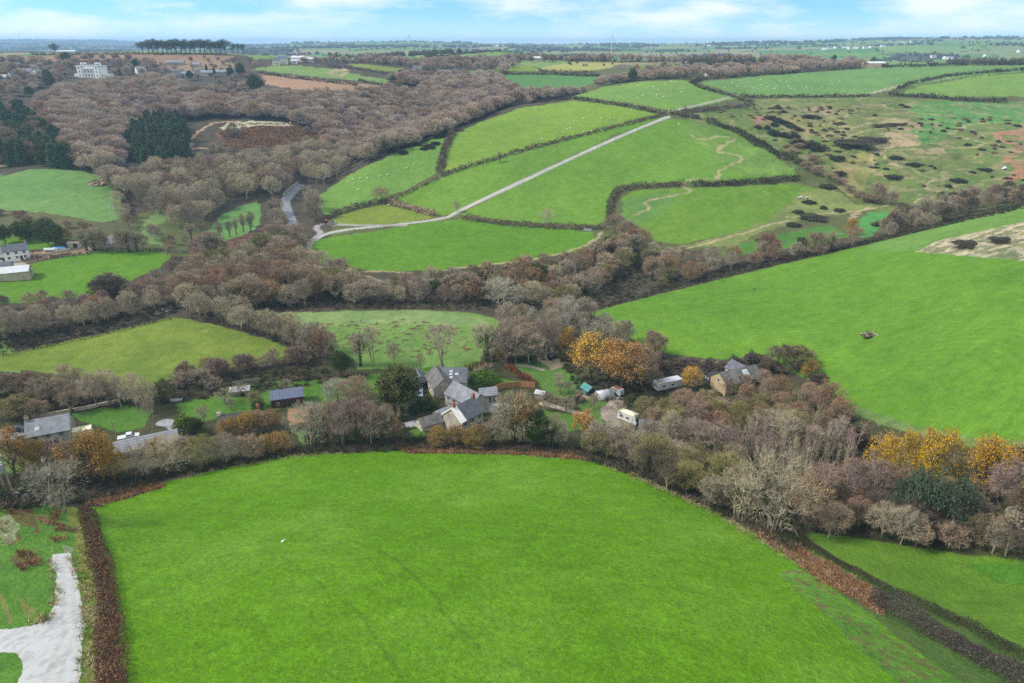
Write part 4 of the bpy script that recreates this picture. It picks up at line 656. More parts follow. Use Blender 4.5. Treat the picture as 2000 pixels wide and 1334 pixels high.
one('autumn', 1155, 748, 17.5, 'tall yellow tree behind the green shed', 1.0, {'crown': 'leaf_yellow', 'twigs': 'twig_olive'}); one('autumn', 1212, 768, 17.5, 'tallest orange tree behind the polytunnel', 1.1); one('autumn', 1105, 692, 10, 'yellow orange tree at the end of the slender row', .8); one('golden', 980, 712, 7, 'yellowish undergrowth tree among the slender row', .8)
one('autumn', 1350, 764, 8, 'small bright yellow tree beside the long pale caravan', .95, {'crown': 'leaf_yellow'}); stand([(1225,775),(1225,730),(1260,690),(1290,700),(1275,760)], 6.5, ['oak', 'twig_bush', 'golden'], (6, 9), 'brown tree in the clump right of the orange tree', 'right of the orange tree', 53)
one('gum', 785, 815, 15, 'leafy olive green tree with pale stems beside the slate barns', 1.0); one('gum', 770, 812, 13, 'second olive green tree leaning on the first', .8); one('oak', 700, 800, 10, 'round brown tree left of the olive green one', 1.1); one('oak', 660, 790, 8, 'grey tree left of the round brown one', 1.2, {'crown': 'twig_silver'}); one('apple', 690, 765, 5, 'lichen grey fruit tree near the holly', 1.0)
for px, py, H, k, c in [(640,868,13,'ivied','twig_grey'),(670,872,14,'ash','twig_mauve'),(700,868,14,'ivied','twig_mauve'),(725,870,13,'ash','twig_mauve'),(748,866,12,'ivied','twig_grey'),(770,862,9,'rusty',None)]: one(k, px, py, H - 1, 'tall mauve grey tree in the clump left of the white gable', .72, {'crown': c} if c else None, 'tall trees left of the white gable')
one('pale', 603, 872, 12, 'tall pale twigged tree right of the timber cabin', .85)
for px, py, H, k, lb, r in [(858,872,5.5,'golden','orange brown bush in front of the white gable',1.2),(893,870,5.5,'golden','orange brown bush under the front house wall',1.2),(930,876,6.5,'golden','yellowish bush right of the front house',1.2),(962,872,7,'ivied','brown ivy clad tree right of the yellowish bush',1.1),(1005,868,14.5,'ivied','tall ivy clad tree with an orange top right of the front house',1.0),(1022,866,14,'autumn','orange topped tree beside the tall ivy clad one',.7),(1045,872,10,'evergreen','dark green tree right of the front house',.9),(1080,875,9,'ivied','greyish ivy clad tree beside the dark green one',1.0),(1140,868,10,'autumn','small orange tree left of the white motorhome',.8),(1175,885,9,'ivied','leaning grey tree in front of the motorhome',1.0),(1400,905,7,'autumn','small orange tree amid the grey pole wood',.9)]: one(k, px, py, H, lb, r)
# --- lower left row
for px, py, H, k, lb, r, mt in [(30,930,11,'autumn','orange tree in the bottom left corner by the lane',.9,None),(70,935,9,'golden','olive bush beside the bottom left orange tree',1.0,None),(185,950,13,'autumn','large orange and green tree in the lower left row',.95,{'twigs':'twig_olive'}),(172,948,11,'ivied','ivy column inside the large orange tree',.8,None),(225,945,9,'autumn','smaller orange tree right of the large one',.9,None),(110,935,9,'oak','mauve grey tree in front of the grey roofed house',1.2,{'crown':'twig_mauve'}),(140,940,9,'oak','grey brown tree left of the large orange tree',1.2,{'crown':'twig_brown'}),(118,998,10,'pale','pale skeletal tree at the corner of the foreground field',1.05,None),(285,930,8.5,'pale','pale spreading tree in front of the long low roof',1.0,{'crown':'twig_pale'}),(340,922,9,'pale','widest pale spreading tree in front of the long low roof',1.2,{'crown':'twig_pale'}),(400,912,8,'thicket','olive grey many stemmed tree above the field edge',1.1,{'crown':'twig_olive'}),(440,905,7.5,'thicket','grey many stemmed tree right of the olive one',1.2,None),(490,895,6,'twig_bush','low grey bush above the rusty bracken strip',1.2,None),(545,882,5,'golden','bright yellow brown bush above the rusty bracken strip',1.9,None),(520,884,4.5,'golden','left end of the bright yellow brown bush',1.6,None),(448,858,6,'golden','golden bush in front of the long dark roof',1.3,None),(485,850,6.5,'golden','golden bush under the right end of the long dark roof',1.3,None),(530,842,6,'rusty','russet bush by the cabin yard',1.3,None),(510,845,6,'twig_bush','brown twiggy bush by the cabin yard',1.2,None),(365,905,7,'oak','brownish tree between two pale ones',1.0,None),(310,905,7,'rusty','russet tree behind the pale spreading ones',.9,None)]: one(k, px, py, H, lb, r, mt)
line_of(['thicket', 'ash', 'twig_bush'], [(0,765),(60,770),(100,785),(150,760)], 7, (5, 7), 'grey bush in the rough ground left of the yellowish field', 'in the left rough ground', 61)
for px, py, H in [(140,775,10),(165,780,10),(190,795,11),(215,790,11),(240,800,10),(268,800,11),(290,808,10),(300,835,9)]: one('ash' if px % 3 else 'slender', px, py, H, 'pale slender tree in the group behind the garden wall', .8, None, 'pale trees behind the garden wall')
stand([(90,780),(150,770),(220,790),(250,800),(150,812),(110,800)], 6, ['thicket', 'ivied', 'twig_bush'], (4.5, 7), 'grey bush in the thicket behind the garden wall', 'behind the garden wall', 62); one('twig_bush', 40, 812, 6, 'broad pale twiggy bush above the parked car', 1.5, {'crown': 'twig_olive'}); one('twig_bush', 75, 815, 5, 'smaller twiggy bush right of the broad one', 1.3)
one('golden', 322, 785, 7, 'olive gold bush by the white boards', 1.0, {'crown':'leaf_gum'}); one('green_bush', 362, 845, 6.5, 'yellow green leafy bush on the orchard lawn', .9, {'foliage':'leaf_lime'}); one('evergreen', 385, 850, 5, 'dark bush right of the yellow green one', .9)
for px, py, H, r in [(440,790,5,1.2),(452,800,3.5,1),(400,838,7,.6),(560,765,4,1),(470,775,4.5,1.1),(365,760,6,1.1),(395,755,6,1.1),(420,765,5,1.1)]: one('apple', px, py, H, 'small bare fruit tree on the orchard lawn', r, None, 'fruit trees on the orchard lawn')
one('golden', 500, 795, 5, 'straw coloured bush left of the timber cabin', 1.1, {'crown':'twig_olive'}); one('evergreen', 506, 805, 3.5, 'dark shrub left of the cabin steps', 1.3)
line_of(['twig_bush', 'oak', 'thicket'], [(330,752),(400,736),(480,725),(560,716),(605,712)], 14, (4.5, 6.5), 'brown tree in the tall hedge below the yellowish field', 'below the yellowish field', 63, 1.05, 1.5, [{'crown':'twig_brown'},{'crown':'twig_mauve'},None])
for px, py, H in [(1090,752,4),(1095,770,4.5),(1110,768,4),(1160,800,5),(1205,815,5),(1105,805,5),(1060,790,4),(1130,790,4.5),(1085,800,4.5),(950,738,5),(935,740,4),(1055,708,4)]: one('apple', px, py, H, 'small bare fruit tree around the slate roofed cottages', 1.0, None, 'fruit trees around the cottages')
stand([(1060,775),(1130,785),(1150,815),(1080,812),(1040,790)], 5.5, ['twig_bush', 'apple'], (3, 4.5), 'twiggy brown bush in the scrub between cottage and polytunnel', 'between cottage and polytunnel', 64)
for px, py, H in [(835,790,3.5),(820,800,4),(808,806,3.5),(845,800,3)]: one('green_bush', px, py, H, 'clipped green shrub in front of the slate cottage', 1.1, {'foliage': 'leaf_gum' if px > 830 else 'leaf_teal'}, 'green shrubs in front of the cottage')
# --- thicket in front of the right hand barn
stand([(1255,825),(1290,806),(1400,800),(1480,786),(1560,770),(1610,788),(1660,838),(1600,866),(1400,864),(1300,856)], 5.6, ['oak', 'thicket', 'oak', 'golden', 'twig_bush'], (6, 8.5), 'rounded brown tree in the thicket below the ochre barn', 'below the ochre barn', 71, mats=[{'crown':'twig_brown'},{'crown':'twig_olive'},{'crown':'twig_russet'},{'crown':'twig_brown'}])
for px, py, H, r in [(1525,725,8,1.5),(1555,722,7.5,1.4)]: one('twig_bush', px, py, H, 'broad dome shaped brown tree beside the ochre barn', r, {'crown':'twig_dark'} if px < 1540 else {'crown':'twig_olive'}, 'dome shaped trees beside the ochre barn')
for px, py, H in ((1418,768,5.2),(1452,760,4.8),(1490,752,5)): one('thicket', px, py, H, 'greyish bush screening the front wall of the ochre barn', 1.1, {'crown':'twig_brown'}, 'bushes screening the ochre barn')
one('golden', 1582, 732, 5, 'yellowish bush at the tip of the barn thicket', 1.2); one('autumn', 1572, 738, 3.5, 'small orange bush at the tip of the barn thicket', 1.1); one('autumn', 1395, 830, 6.5, 'dull orange tree inside the barn thicket', .9, {'crown':'leaf_rust'})
# --- gully wood on the right
stand([(1150,882),(1200,872),(1300,880),(1400,890),(1440,935),(1440,990),(1380,965),(1280,925),(1200,893)], 5.4, ['ivied', 'ash', 'ivied', 'thicket'], (7.5, 10), 'greyish bare tree in the left end of the gully wood', 'in the left gully wood', 81, mats=[{'crown':'twig_grey'},{'crown':'twig_olive'},{'crown':'twig_pale'},None])
stand([(1290,888),(1420,884),(1520,882),(1620,886),(1665,908),(1640,950),(1560,950),(1450,940),(1380,915)], 3.6, ['pole', 'pole', 'birch', 'pole', 'slender'], (9, 12), 'slender bare tree in the grey pole wood', 'in the pole wood', 82, mats=[{'crown':'twig_mauve'},{'crown':'twig_grey'},{'crown':'twig_pale'},{'crown':'twig_grey'}])
stand([(1560,950),(1650,950),(1740,960),(1860,985),(2050,990),(2050,1075),(1900,1066),(1760,1050),(1640,1034),(1570,1020)], 5.4, ['oak', 'thicket', 'ivied', 'golden', 'oak'], (6, 9.5), 'brown bare tree in the right end of the gully wood', 'in the right gully wood', 83, mats=[{'crown':'twig_brown'},{'crown':'twig_dark'},{'crown':'twig_mauve'},{'crown':'twig_russet'}])
line_of(['ivied', 'thicket', 'ivied', 'ash'], [(1165,888),(1260,925),(1370,975),(1440,1010)], 20, (4.5, 7.5), 'grey ivy hung bush along the front edge of the left gully wood', 'along the left gully edge', 85, .9, 1.2, [{'crown':'twig_grey'},{'crown':'twig_olive'},{'crown':'twig_dark'}])
line_of(['ivied', 'ash', 'rusty', 'ivied'], [(1590,1036),(1700,1050),(1850,1070),(2030,1088)], 17, (5, 8), 'brown bush along the front edge of the wood above the small right field', 'above the small right field', 84, .95, 1.5, [{'crown':'twig_brown'},{'crown':'twig_dark'},{'crown':'twig_grey'}])
one('pale', 1500, 1040, 16, 'biggest pale spreading tree at the edge of the foreground field', .95, {'crown':'twig_grey','trunk':'bark_grey'}); one('pale', 1440, 1010, 12, 'pale tree left of the biggest pale one', .9, {'crown':'twig_pale'})
for px, py in ((1590,1010),(1650,1005),(1690,1000)): one('birch', px, py, 13, 'white trunked birch behind the small right hand field', 1.0, None, 'white trunked birches')
for px, py, H, r in [(1712,955,14,.60),(1758,958,14.5,.5),(1812,968,15,.74)]: one('autumn', px, py, H, 'golden yellow tree in the trio behind the pines', r, {'crown':'leaf_yellow'}, 'golden trio behind the pines')
one('autumn', 1915, 985, 14, 'orange domed tree right of the golden trio', .85); one('golden', 1990, 1015, 8, 'small dull golden tree at the right edge', .7)
one('bushy_pine', 1790, 1035, 14, 'blue green pine in front of the golden trio', .95); one('bushy_pine', 1850, 1050, 13, 'blue green pine right of its taller neighbour', .95); one('bushy_pine', 1755, 1020, 11, 'small blue green pine left of the two big ones', .7)
# --- bramble and gorse mounds
def mounds(kind, L_, label, group, mats=None):
    for px, py, wpx, H in L_: p = at(px, py); plant(kind, p.x, p.y, H * 1.25, KNAME[kind], label, 'bush', group, wpx / 2 * p.y * 1.03 / F / 4.6 / (H * .125), mats)
mounds('bramble', [(1300,725,60,2.5),(1340,718,60,2.5),(1390,722,60,2.5),(1440,716,50,2.5),(1280,705,40,2.2),(1470,705,40,2.4),(1500,720,40,3),(1600,745,40,2)], 'dark bramble mound between the orange tree and the ochre barn', 'brambles behind the barn')
mounds('bramble', [(1640,850,60,3.5),(1665,862,50,3.5),(1690,872,40,3),(1640,830,50,3.2)], 'dark bramble mound at the foot of the big right field', 'brambles at the field foot'); mounds('bramble', [(1980,915,70,4),(2020,930,60,4)], 'dark bramble mound at the right edge above the orange dome', 'brambles at the right edge')
mounds('gorse_bush', [(1505,232,22,2),(1520,238,24,2.4),(1535,243,22,2.2),(1548,250,20,2),(1510,262,22,3),(1530,268,24,3),(1548,270,26,3.4),(1480,250,14,2),(1498,252,12,2.4),(1512,246,14,2.6),(1520,213,14,1.6),(1530,220,14,1.6),(1580,230,24,2.2),(1595,232,14,1.8),(1560,280,30,2.6),(1585,285,36,2.4),(1600,292,30,2),(1560,255,16,2)], 'dark gorse bush on the upper slope of the riding ground', 'gorse on the upper slope')
mounds('gorse_bush', [(1735,246,52,.9),(1755,243,34,.8),(1670,278,70,1.1),(1705,272,60,1.0),(1650,285,36,1),(1640,242,22,1),(1635,310,32,1.6),(1750,308,26,.9),(1788,322,28,1),(1925,332,26,.9),(1872,352,30,.9),(1890,284,14,1.3),(1710,328,18,1),(1745,345,30,.9),(1730,330,12,.8),(1708,226,8,1.2),(1770,210,12,1.4),(1760,206,9,1.2),(1985,246,16,1),(1900,337,12,.8),(1640,340,26,1.4),(1615,365,30,1.5)], 'dark flat mound in the rough middle of the riding ground', 'mounds on the riding ground')
mounds('gorse_bush', [(1590,425,50,1.2),(1640,412,22,1.2),(1608,408,12,1.6),(1500,470,40,1.2),(1550,440,30,1.2),(1580,395,24,1),(1250,505,60,1),(1720,440,30,1.5),(1560,415,20,1.2)], 'dark mound beside the lower dirt bike track', 'mounds by the lower track'); mounds('gorse_bush', [(1895,478,60,.8),(1960,470,50,.7)], 'flat dark mound in the pale rough grass of the right field', 'mounds in pale grass', {'foliage': 'bramble'})
mounds('gorse_bush', [(788,300,16,2.2),(828,292,14,1.6),(838,288,22,2),(850,282,18,1.8),(862,268,16,2.8),(868,258,12,3),(820,285,8,1)], 'dark gorse bush on the left sheep field', 'gorse on the sheep field')
mounds('twig_bush', [(1575,330,26,3.5),(1590,318,30,4),(1600,340,30,4),(1620,350,26,3),(1545,300,24,3),(1560,290,22,3),(1640,360,26,3),(1660,375,24,3),(1680,388,30,3.5),(1700,395,34,3.5),(1720,398,26,3),(1710,392,30,8),(1740,400,24,6)], 'brown bush in the gully beside the riding ground', 'bushes in the gully', {'crown': 'twig_brown'})
sp_ = sample([(1400,215),(1560,205),(1760,205),(2040,240),(2040,370),(1850,392),(1740,400),(1640,340),(1560,315),(1480,275)], 9.5, 66); k_ = fbm(sp_[:, 0] / 30, sp_[:, 1] / 30, 97, 2) > .56; sp_ = sp_[k_]; r6 = np.random.default_rng(6)
scatter('low_scrub', 'low brown and dark scrub dotted over the rough riding ground', source('scrub_bush', [merged([retint(v[0][1], {0: c}), retint(v[1][1], {0: 'twig_brown'})]) for v, c in zip(PROTO['gorse_bush'] + PROTO['bramble'], ('hedge_brown', 'twig_olive', 'bracken', 'hedge_brown', 'twig_olive', 'gorse'))]), sp_, r6.uniform(.5, 1.8, len(sp_)), r6.uniform(1.5, 6, len(sp_)), 'scrub')
# --- hedges, each one thing
def hedge(pts, wd, ht, mat, label, dens=1.0, mat2=None, name='hedge', gaps=0.0):
    q = world(pts, False, 8)[:, :2]; s = np.concatenate([[0], np.cumsum(np.hypot(*np.diff(q, axis=0).T))]); dist = np.median(q[:, 1]); sz = float(np.clip(dist / 420, .20, 1.6)); n = int(s[-1] * wd * ht * 9 * dens / (sz / .34) ** 1.6 * (2.4 if dist < 170 else 3.5 if mat in ('beech', 'privet') else .9)) + 40
    r = np.random.default_rng(int(s[-1] * 10)); t = r.random(n) * s[-1]; hv = ht * (.5 + .8 * vnoise(t / 4.5, t * 0 + 3, 5) + .35 * (vnoise(t / 1.6, t * 0 + 5, 15) - .5)) ; wv = wd * (.8 + .4 * vnoise(t / 7, t * 0 + 8, 6)); a = r.random(n) * math.pi; rr = r.random(n) ** .35
    off = np.cos(a) * rr * wv * .5; z = np.abs(np.sin(a)) ** .7 * rr * hv; tx = np.gradient(q[:, 0]); ty = np.gradient(q[:, 1]); l = np.hypot(tx, ty) + 1e-9; nx = np.interp(t, s, -ty / l); ny = np.interp(t, s, tx / l)
    if gaps: k = vnoise(t / 9, t * 0 + 1, 9) > gaps; t, off, z, nx, ny = t[k], off[k], z[k], nx[k], ny[k]
    x = np.interp(t, s, q[:, 0]) + nx * off; y = np.interp(t, s, q[:, 1]) + ny * off; org = np.array([q[0, 0], q[0, 1], float(height(*q[0]))]); P = np.stack([x, y, height(x, y) + z + .05], 1) - org; g = Geo(); k = r.random(len(P)) < .55
    g.leaves(P[k], sz * (.6 + .7 * r.random(int(k.sum()))), r); h = Geo(); k = ~k; d = r.normal(size=(int(k.sum()), 3)) * .6 + [0, 0, .8]; h.twigs(P[k], d, sz * 2.0 * (.5 + .8 * r.random(len(d))), sz * .30, r)
    o = link(bpy.data.objects.new(name, merged([g.mesh('h', M[mat]), h.mesh('h', M[mat2 or mat])]))); o.location = org; tag(o, label, 'hedge'); return o
HB, HD = 'hedge_brown', 'hedge_dark'
for a in [([(1040,202),(1120,194),(1200,205),(1290,222)],3,2.6,HD,'dark hedge along the crest above the light green hilltop field'),([(1302,224),(1200,250),(1050,287),(900,331),(862,346)],3,2.4,HB,'long brown hedge running up the hill beside the straight lane'),([(855,350),(780,386),(740,398)],2.2,1.8,HB,'low hedge at the lower end of the left sheep field'),([(884,262),(866,300),(858,340)],5,3.5,HB,'thick brown hedge between the left and the hilltop sheep fields'),
          ([(905,428),(1000,441),(1100,447),(1185,447)],4,2.8,HB,'brown hedge under the large field right of the lane'),([(1190,440),(1192,400),(1205,374),(1240,367),(1335,362)],5,3,HB,'bent brown hedge around the left of the enclosed field'),([(1352,364),(1430,361),(1500,356),(1562,350)],5,3,HD,'dark hedge above the right half of the enclosed field'),([(1308,222),(1340,228),(1366,232)],5,2.6,HD,'short dark hedge at the top end of the straight lane'),
          ([(1330,220),(1400,214),(1450,210),(1472,204)],4,2.6,HB,'brown hedge below the yellowish triangle at the hilltop'),([(1470,203),(1440,193),(1400,182),(1362,170),(1350,163),(1372,157)],4,2.6,HD,'zigzag hedge between the two upper sheep fields'),([(1380,238),(1440,258),(1480,282),(1530,308),(1575,326)],7,3.2,HD,'broad dark hedge dividing the lane field from the riding ground'),([(1445,189),(1500,191),(1600,190),(1700,189)],3.5,2.4,HD,'straight dark hedge above the riding ground'),
          ([(1735,187),(1800,190),(1850,195),(1900,198),(1965,201)],5,3.4,HD,'tall dark hedge at the top right of the riding ground'),([(1752,176),(1775,165),(1800,160),(1850,150),(1930,142),(2040,135)],4,2.6,HD,'hedge rising to the right beside the bright top field'),([(762,398),(800,408),(850,422)],5,3,'twig_brown','reddish brown hedge right of the yellow green triangle'),([(618,440),(660,418),(700,406),(756,394)],5,3,HB,'brown hedge left of the yellow green triangle'),
          ([(1150,607),(1300,569),(1500,521),(1700,475),(1850,439),(2060,388)],3,1.4,'bramble','low dark bramble hedge along the top of the big right field'),([(330,748),(420,728),(520,714),(605,706)],4,3,'twig_brown','tall brown hedge along the bottom of the yellowish field'),([(0,694),(120,670),(250,642),(332,621)],3,1.6,HD,'low dark hedge along the lane side of the yellowish field'),([(370,620),(450,638),(540,665),(618,698)],3,2,HB,'hedge under the trees right of the yellowish field'),
          ([(172,1000),(185,1060),(205,1120),(215,1200),(222,1290),(222,1400)],3.0,1.5,'bracken','bank hedge of bramble and bracken left of the foreground field'),([(1700,1172),(1780,1216),(1850,1252),(1930,1297),(2030,1350)],4.6,2.7,'hedge_mauve','mauve grey hedge right of the foreground field'),([(1530,1040),(1590,1074),(1717,1148),(1837,1203),(1990,1283),(2060,1318)],2.2,1.7,HD,'dark hedge between the rust coloured bracken and the small right field'),
          ([(908,724),(956,718)],1.6,2.0,'beech','rust red beech hedge behind the clipped green one'),([(988,718),(1010,730)],1.8,1.8,'beech','short rust red beech hedge beside the fruit trees'),([(1012,736),(1048,752)],1.8,1.8,'beech','sloping rust red beech hedge above the timber fence'),([(922,752),(970,746)],6,3.4,'privet','big clipped bright green hedge behind the slate cottage'),([(816,798),(862,776)],2,2,'leaf_green','dark green clipped hedge beside the parked blue car'),([(800,868),(830,858)],2,1.6,'leaf_green','small green hedge at the lane corner below the white gable'),
          ([(232,345),(242,385),(258,430)],4,2.4,HB,'brown hedge at the right of the pale left field'),([(105,505),(190,493),(330,491)],2,1.5,HD,'low hedge behind the bright green farm field'),([(45,513),(130,499),(140,496)],2.4,1.8,HD,'dark hedge in front of the blue covered boat'),
          ([(505,144),(570,153),(650,162),(700,168)],4,2.4,HD,'hedge between the ploughed field and the pale field above it'),([(700,158),(740,166),(765,172)],4,2.4,HD,'hedge at the right end of the ploughed field'),([(640,130),(700,136),(760,146),(790,148)],4,2.4,HB,'hedge below the yellow green strip on the ridge'),([(672,123),(740,124),(800,128)],4,2.4,HB,'hedge above the yellow green strip on the ridge'),([(830,116),(900,106),(960,101),(1060,100)],5,3,HD,'hedge over the top of the round striped hill'),([(850,112),(930,116),(1000,112)],5,2.6,HD,'hedge along the foot of the round striped hill'),([(985,146),(1080,146),(1170,150)],4.5,2.6,HD,'hedge above the dark green field in the dip'),
          ([(1050,139),(1100,142),(1160,142)],4,2.6,HB,'hedge under the yellowish stubble field'),([(1110,120),(1210,122),(1330,121)],4,2.6,HD,'hedge above the yellowish stubble field'),([(1370,156),(1480,148),(1600,139),(1690,133)],4,2.6,HB,'hedge between the long sheep field and the farm trees'),([(1725,132),(1850,128),(1960,127),(2060,126)],5,3,HD,'hedge on the skyline of the long sheep field'),([(60,107),(110,108),(200,107),(270,106)],4,2.4,HB,'hedge on the left skyline beside the long pale roof'),([(270,106),(360,106),(450,107)],3,2,HD,'low hedge at the foot of the skyline pines')]: hedge(*a[:5], **({'mat2': 'bramble'} if a[3] == 'bracken' else {'mat2': 'hedge_dark'} if a[3] == 'hedge_mauve' else {}))
# --- ground plants
def tufts(kind, me): PROTO[kind] = me
def fern(rng, n=46, ln=.75, wd=.17):
    g = Geo(); d = rng.normal(size=(n, 3)); d[:, 2] = np.abs(d[:, 2]) * .8 + .3; p = rng.normal(size=(n, 3)) * [.35, .35, 0]; g.twigs(p, d, ln * (.6 + .6 * rng.random(n)), wd, rng); return g
def tsrc(nm, mats, **k): return source(nm, [fern(np.random.default_rng(i + 5), **k).mesh(nm, M[m]) for i, m in enumerate(mats)])
fsrc = tsrc('frond', ['bracken', 'bracken', 'leaf_rust', 'bracken', 'twig_russet']); gsrc = tsrc('tussock', ['straw', 'straw', 'twig_olive', 'leaf_lime'], n=26, ln=.7, wd=.09); usrc = tsrc('shoot', ['twig_dark', 'bramble', 'leaf_ivy', 'hedge_dark', 'bramble', 'leaf_ivy', 'hedge_brown'], n=40, ln=1.5, wd=.14)
fp = np.concatenate([sample(p, .75 if p[0][1] > 300 else 2.0, 100 + i) for i, p in enumerate([[(762,876),(800,868),(900,872),(1020,873),(1110,882),(1180,900),(1120,898),(1000,888),(900,886),(800,886)],[(500,895),(560,880),(600,872),(620,876),(560,890)],[(690,872),(720,866),(728,874),(700,880)],[(1474,1043),(1505,1040),(1600,1092),(1725,1163),(1718,1202),(1600,1132)],[(160,1010),(185,1020),(205,1090),(222,1180),(232,1290),(240,1420),(200,1420),(190,1260),(195,1150),(170,1060)],[(150,985),(300,945),(330,950),(190,990)],[(15,1000),(60,985),(120,1000),(150,1040),(110,1062),(60,1045)],[(430,255),(500,246),(590,248),(630,264),(600,284),(540,298),(480,290),(440,286)],[(15,1080),(70,1078),(80,1110),(30,1120)]])]); r8 = np.random.default_rng(8)
fp = fp[(r8.random(len(fp)) < .85) & ~((fp[:, 1] < 108) & (fp[:, 0] < -62) & ((r8.random(len(fp)) < .5) | (fbm(fp[:, 0] / 2.5, fp[:, 1] / 2.5, 99, 2) > .5)))]; scatter('bracken', 'rust brown dead bracken in strips along the foreground field edges', fsrc, fp, r8.uniform(6, 12, len(fp)) * (1 + (fp[:, 1] > 300)), r8.uniform(7, 12, len(fp)) * (1 + 1.2 * (fp[:, 1] > 300)), 'bracken')
gp = np.concatenate([sample(p, sp, 200 + i) for i, (p, sp) in enumerate([([(360,925),(560,885),(700,872),(700,884),(560,897),(360,936)], 1.0),([(1180,900),(1280,945),(1400,1000),(1500,1055),(1560,1095),(1560,1105),(1380,1000),(1180,910)], .8),([(1650,800),(1800,845),(1960,866),(2040,868),(2040,880),(1850,872),(1660,815)], 1.6),([(1790,490),(1830,470),(1900,455),(2080,415),(2080,520),(1960,505),(1850,497)], 3.0),([(56,1212),(92,1203),(104,1168),(98,1122),(92,1086),(97,1084),(106,1122),(112,1168),(98,1212),(60,1222)], .45),([(140,1086),(155,1130),(168,1172),(170,1215),(162,1262),(152,1340),(148,1340),(157,1258),(163,1212),(161,1172),(148,1130),(136,1086)], .45),([(-20,1020),(20,1015),(35,1055),(-20,1070)], .8),([(150,1040),(180,1120),(200,1240),(190,1400),(150,1400),(165,1200)], .7)])]); gp = gp[r8.random(len(gp)) < .6]
scatter('rough_grass', 'pale straw coloured tussocks of rough grass along field edges', gsrc, gp, r8.uniform(6, 11, len(gp)), r8.uniform(8, 14, len(gp)), 'grass')
up = np.concatenate([sample(p, sp, 300 + i) for i, (p, sp) in enumerate([([(-60,940),(60,930),(300,915),(560,880),(780,855),(1000,862),(1160,880),(1290,930),(1500,1030),(1570,1040),(1560,1095),(1480,1040),(1260,935),(1110,888),(1000,884),(800,880),(560,890),(330,935),(180,985),(-60,1000)], 1.3),([(1150,870),(1300,850),(1600,850),(1700,900),(2050,960),(2050,1085),(1760,1060),(1560,1035),(1380,965),(1200,893)], 1.9),([(-60,730),(60,735),(290,770),(330,750),(600,712),(690,735),(560,760),(330,790),(120,805),(-60,800)], 2.0),([(330,600),(420,520),(590,505),(740,580),(800,560),(1160,500),(1290,505),(1240,585),(1140,606),(800,604),(520,608),(400,620)], 2.6),([(950,710),(1000,650),(1140,620),(1250,690),(1300,710),(1480,700),(1560,745),(1250,800),(1130,770),(1090,700)], 2.2),([(-60,690),(-60,650),(150,630),(340,590),(345,612),(120,668)], 2.0),([(1240,588),(1300,566),(1500,520),(1700,476),(1850,440),(2060,395),(2060,385),(1850,430),(1700,468),(1500,505),(1300,545)], 2.2),([(600,800),(790,790),(800,860),(600,875)], 1.8)])])
scatter('undergrowth', 'tangled brown and green undergrowth beneath the bare trees', usrc, up, r8.uniform(6, 13, len(up)), r8.uniform(9, 15, len(up)), 'undergrowth'); print('ground plants', len(fp), len(gp), len(up))
# ------------------------------------------------------------------ buildings, vehicles, poles, animals
def mm(n, c, **k):
    d = dict(rough=.85, var=.18, scale=.6, fine=4, spec=.2); d.update(k); M[n] = material(n, c, **d)
mm('slate', (.115,.120,.142), stripes=(2, .35, .22), var=.3); mm('slate_pale', (.205,.21,.235), stripes=(2, .35, .2), var=.32); mm('slate_dark', (.060,.062,.072), stripes=(2, .35, .2)); mm('slate_mossy', (.13,.125,.118), stripes=(2, .35, .2), var=.45); mm('slate_blue', (.10,.12,.18), stripes=(0, .9, .12), var=.12, rough=.5)
mm('stone', (.42,.365,.29), var=.4, fine=3); mm('stone_grey', (.34,.32,.285), var=.4, fine=3); mm('render_white', (.74,.73,.69), var=.06); mm('render_cream', (.70,.64,.48), var=.06); mm('ochre', (.40,.315,.19), var=.12); mm('timber_red', (.10,.045,.028), stripes=(2, .25, .3)); mm('timber_orange', (.42,.215,.10), stripes=(0, .18, .25)); mm('timber_grey', (.28,.25,.21), stripes=(0, .25, .25)); mm('timber_black', (.03,.03,.034)); mm('timber_pale', (.48,.40,.30), stripes=(0, .3, .2))
mm('sheet_white', (.50,.51,.53), stripes=(0, .6, .08), var=.15); mm('sheet_grey', (.40,.41,.43), stripes=(0, .5, .12)); mm('rust', (.24,.09,.045), var=.5); mm('brick', (.30,.13,.085), var=.3); mm('clay', (.42,.15,.10)); mm('glass', (.035,.045,.055), rough=.15, spec=.6, var=.05); mm('skylight_glass', (.36,.42,.48), rough=.2, spec=.6, var=.1); mm('frame_white', (.58,.58,.57), var=.04); mm('black', (.015,.015,.017), rough=.5); mm('rubber', (.02,.02,.02)); mm('teal', (.085,.235,.235), stripes=(0, .5, .15)); mm('polythene', (.38,.41,.43), rough=.35, var=.12, spec=.5); mm('blue_tarp', (.06,.22,.50), rough=.45); mm('navy', (.018,.026,.045)); mm('fleece', (.72,.69,.62), var=.1); mm('pole_wood', (.26,.215,.16)); mm('steel', (.42,.44,.46), metal=.5, rough=.45); mm('red_paint', (.42,.05,.03), rough=.4); mm('orange_paint', (.60,.18,.03), rough=.4); mm('barn_orange', (.62,.42,.30), stripes=(0, .4, .1)); mm('rock', (.50,.44,.38), var=.35, fine=1.5); mm('log', (.34,.29,.23)); mm('hay', (.3,.24,.15))
def carpaint(n, c): mm(n, c, rough=.25, spec=.6, var=.03)
carpaint('car_black', (.022,.024,.028)); carpaint('car_white', (.58,.59,.60)); carpaint('car_blue', (.20,.25,.33)); carpaint('van_white', (.54,.54,.51))
def bm(v, f, name, mat, par=None, smooth=False):
    me = bpy.data.meshes.new(name); me.from_pydata([tuple(map(float, p)) for p in v], [], f); me.materials.append(M[mat]); me.update()
    if smooth: me.polygons.foreach_set('use_smooth', np.ones(len(me.polygons), bool))
    return link(bpy.data.objects.new(name, me), par)
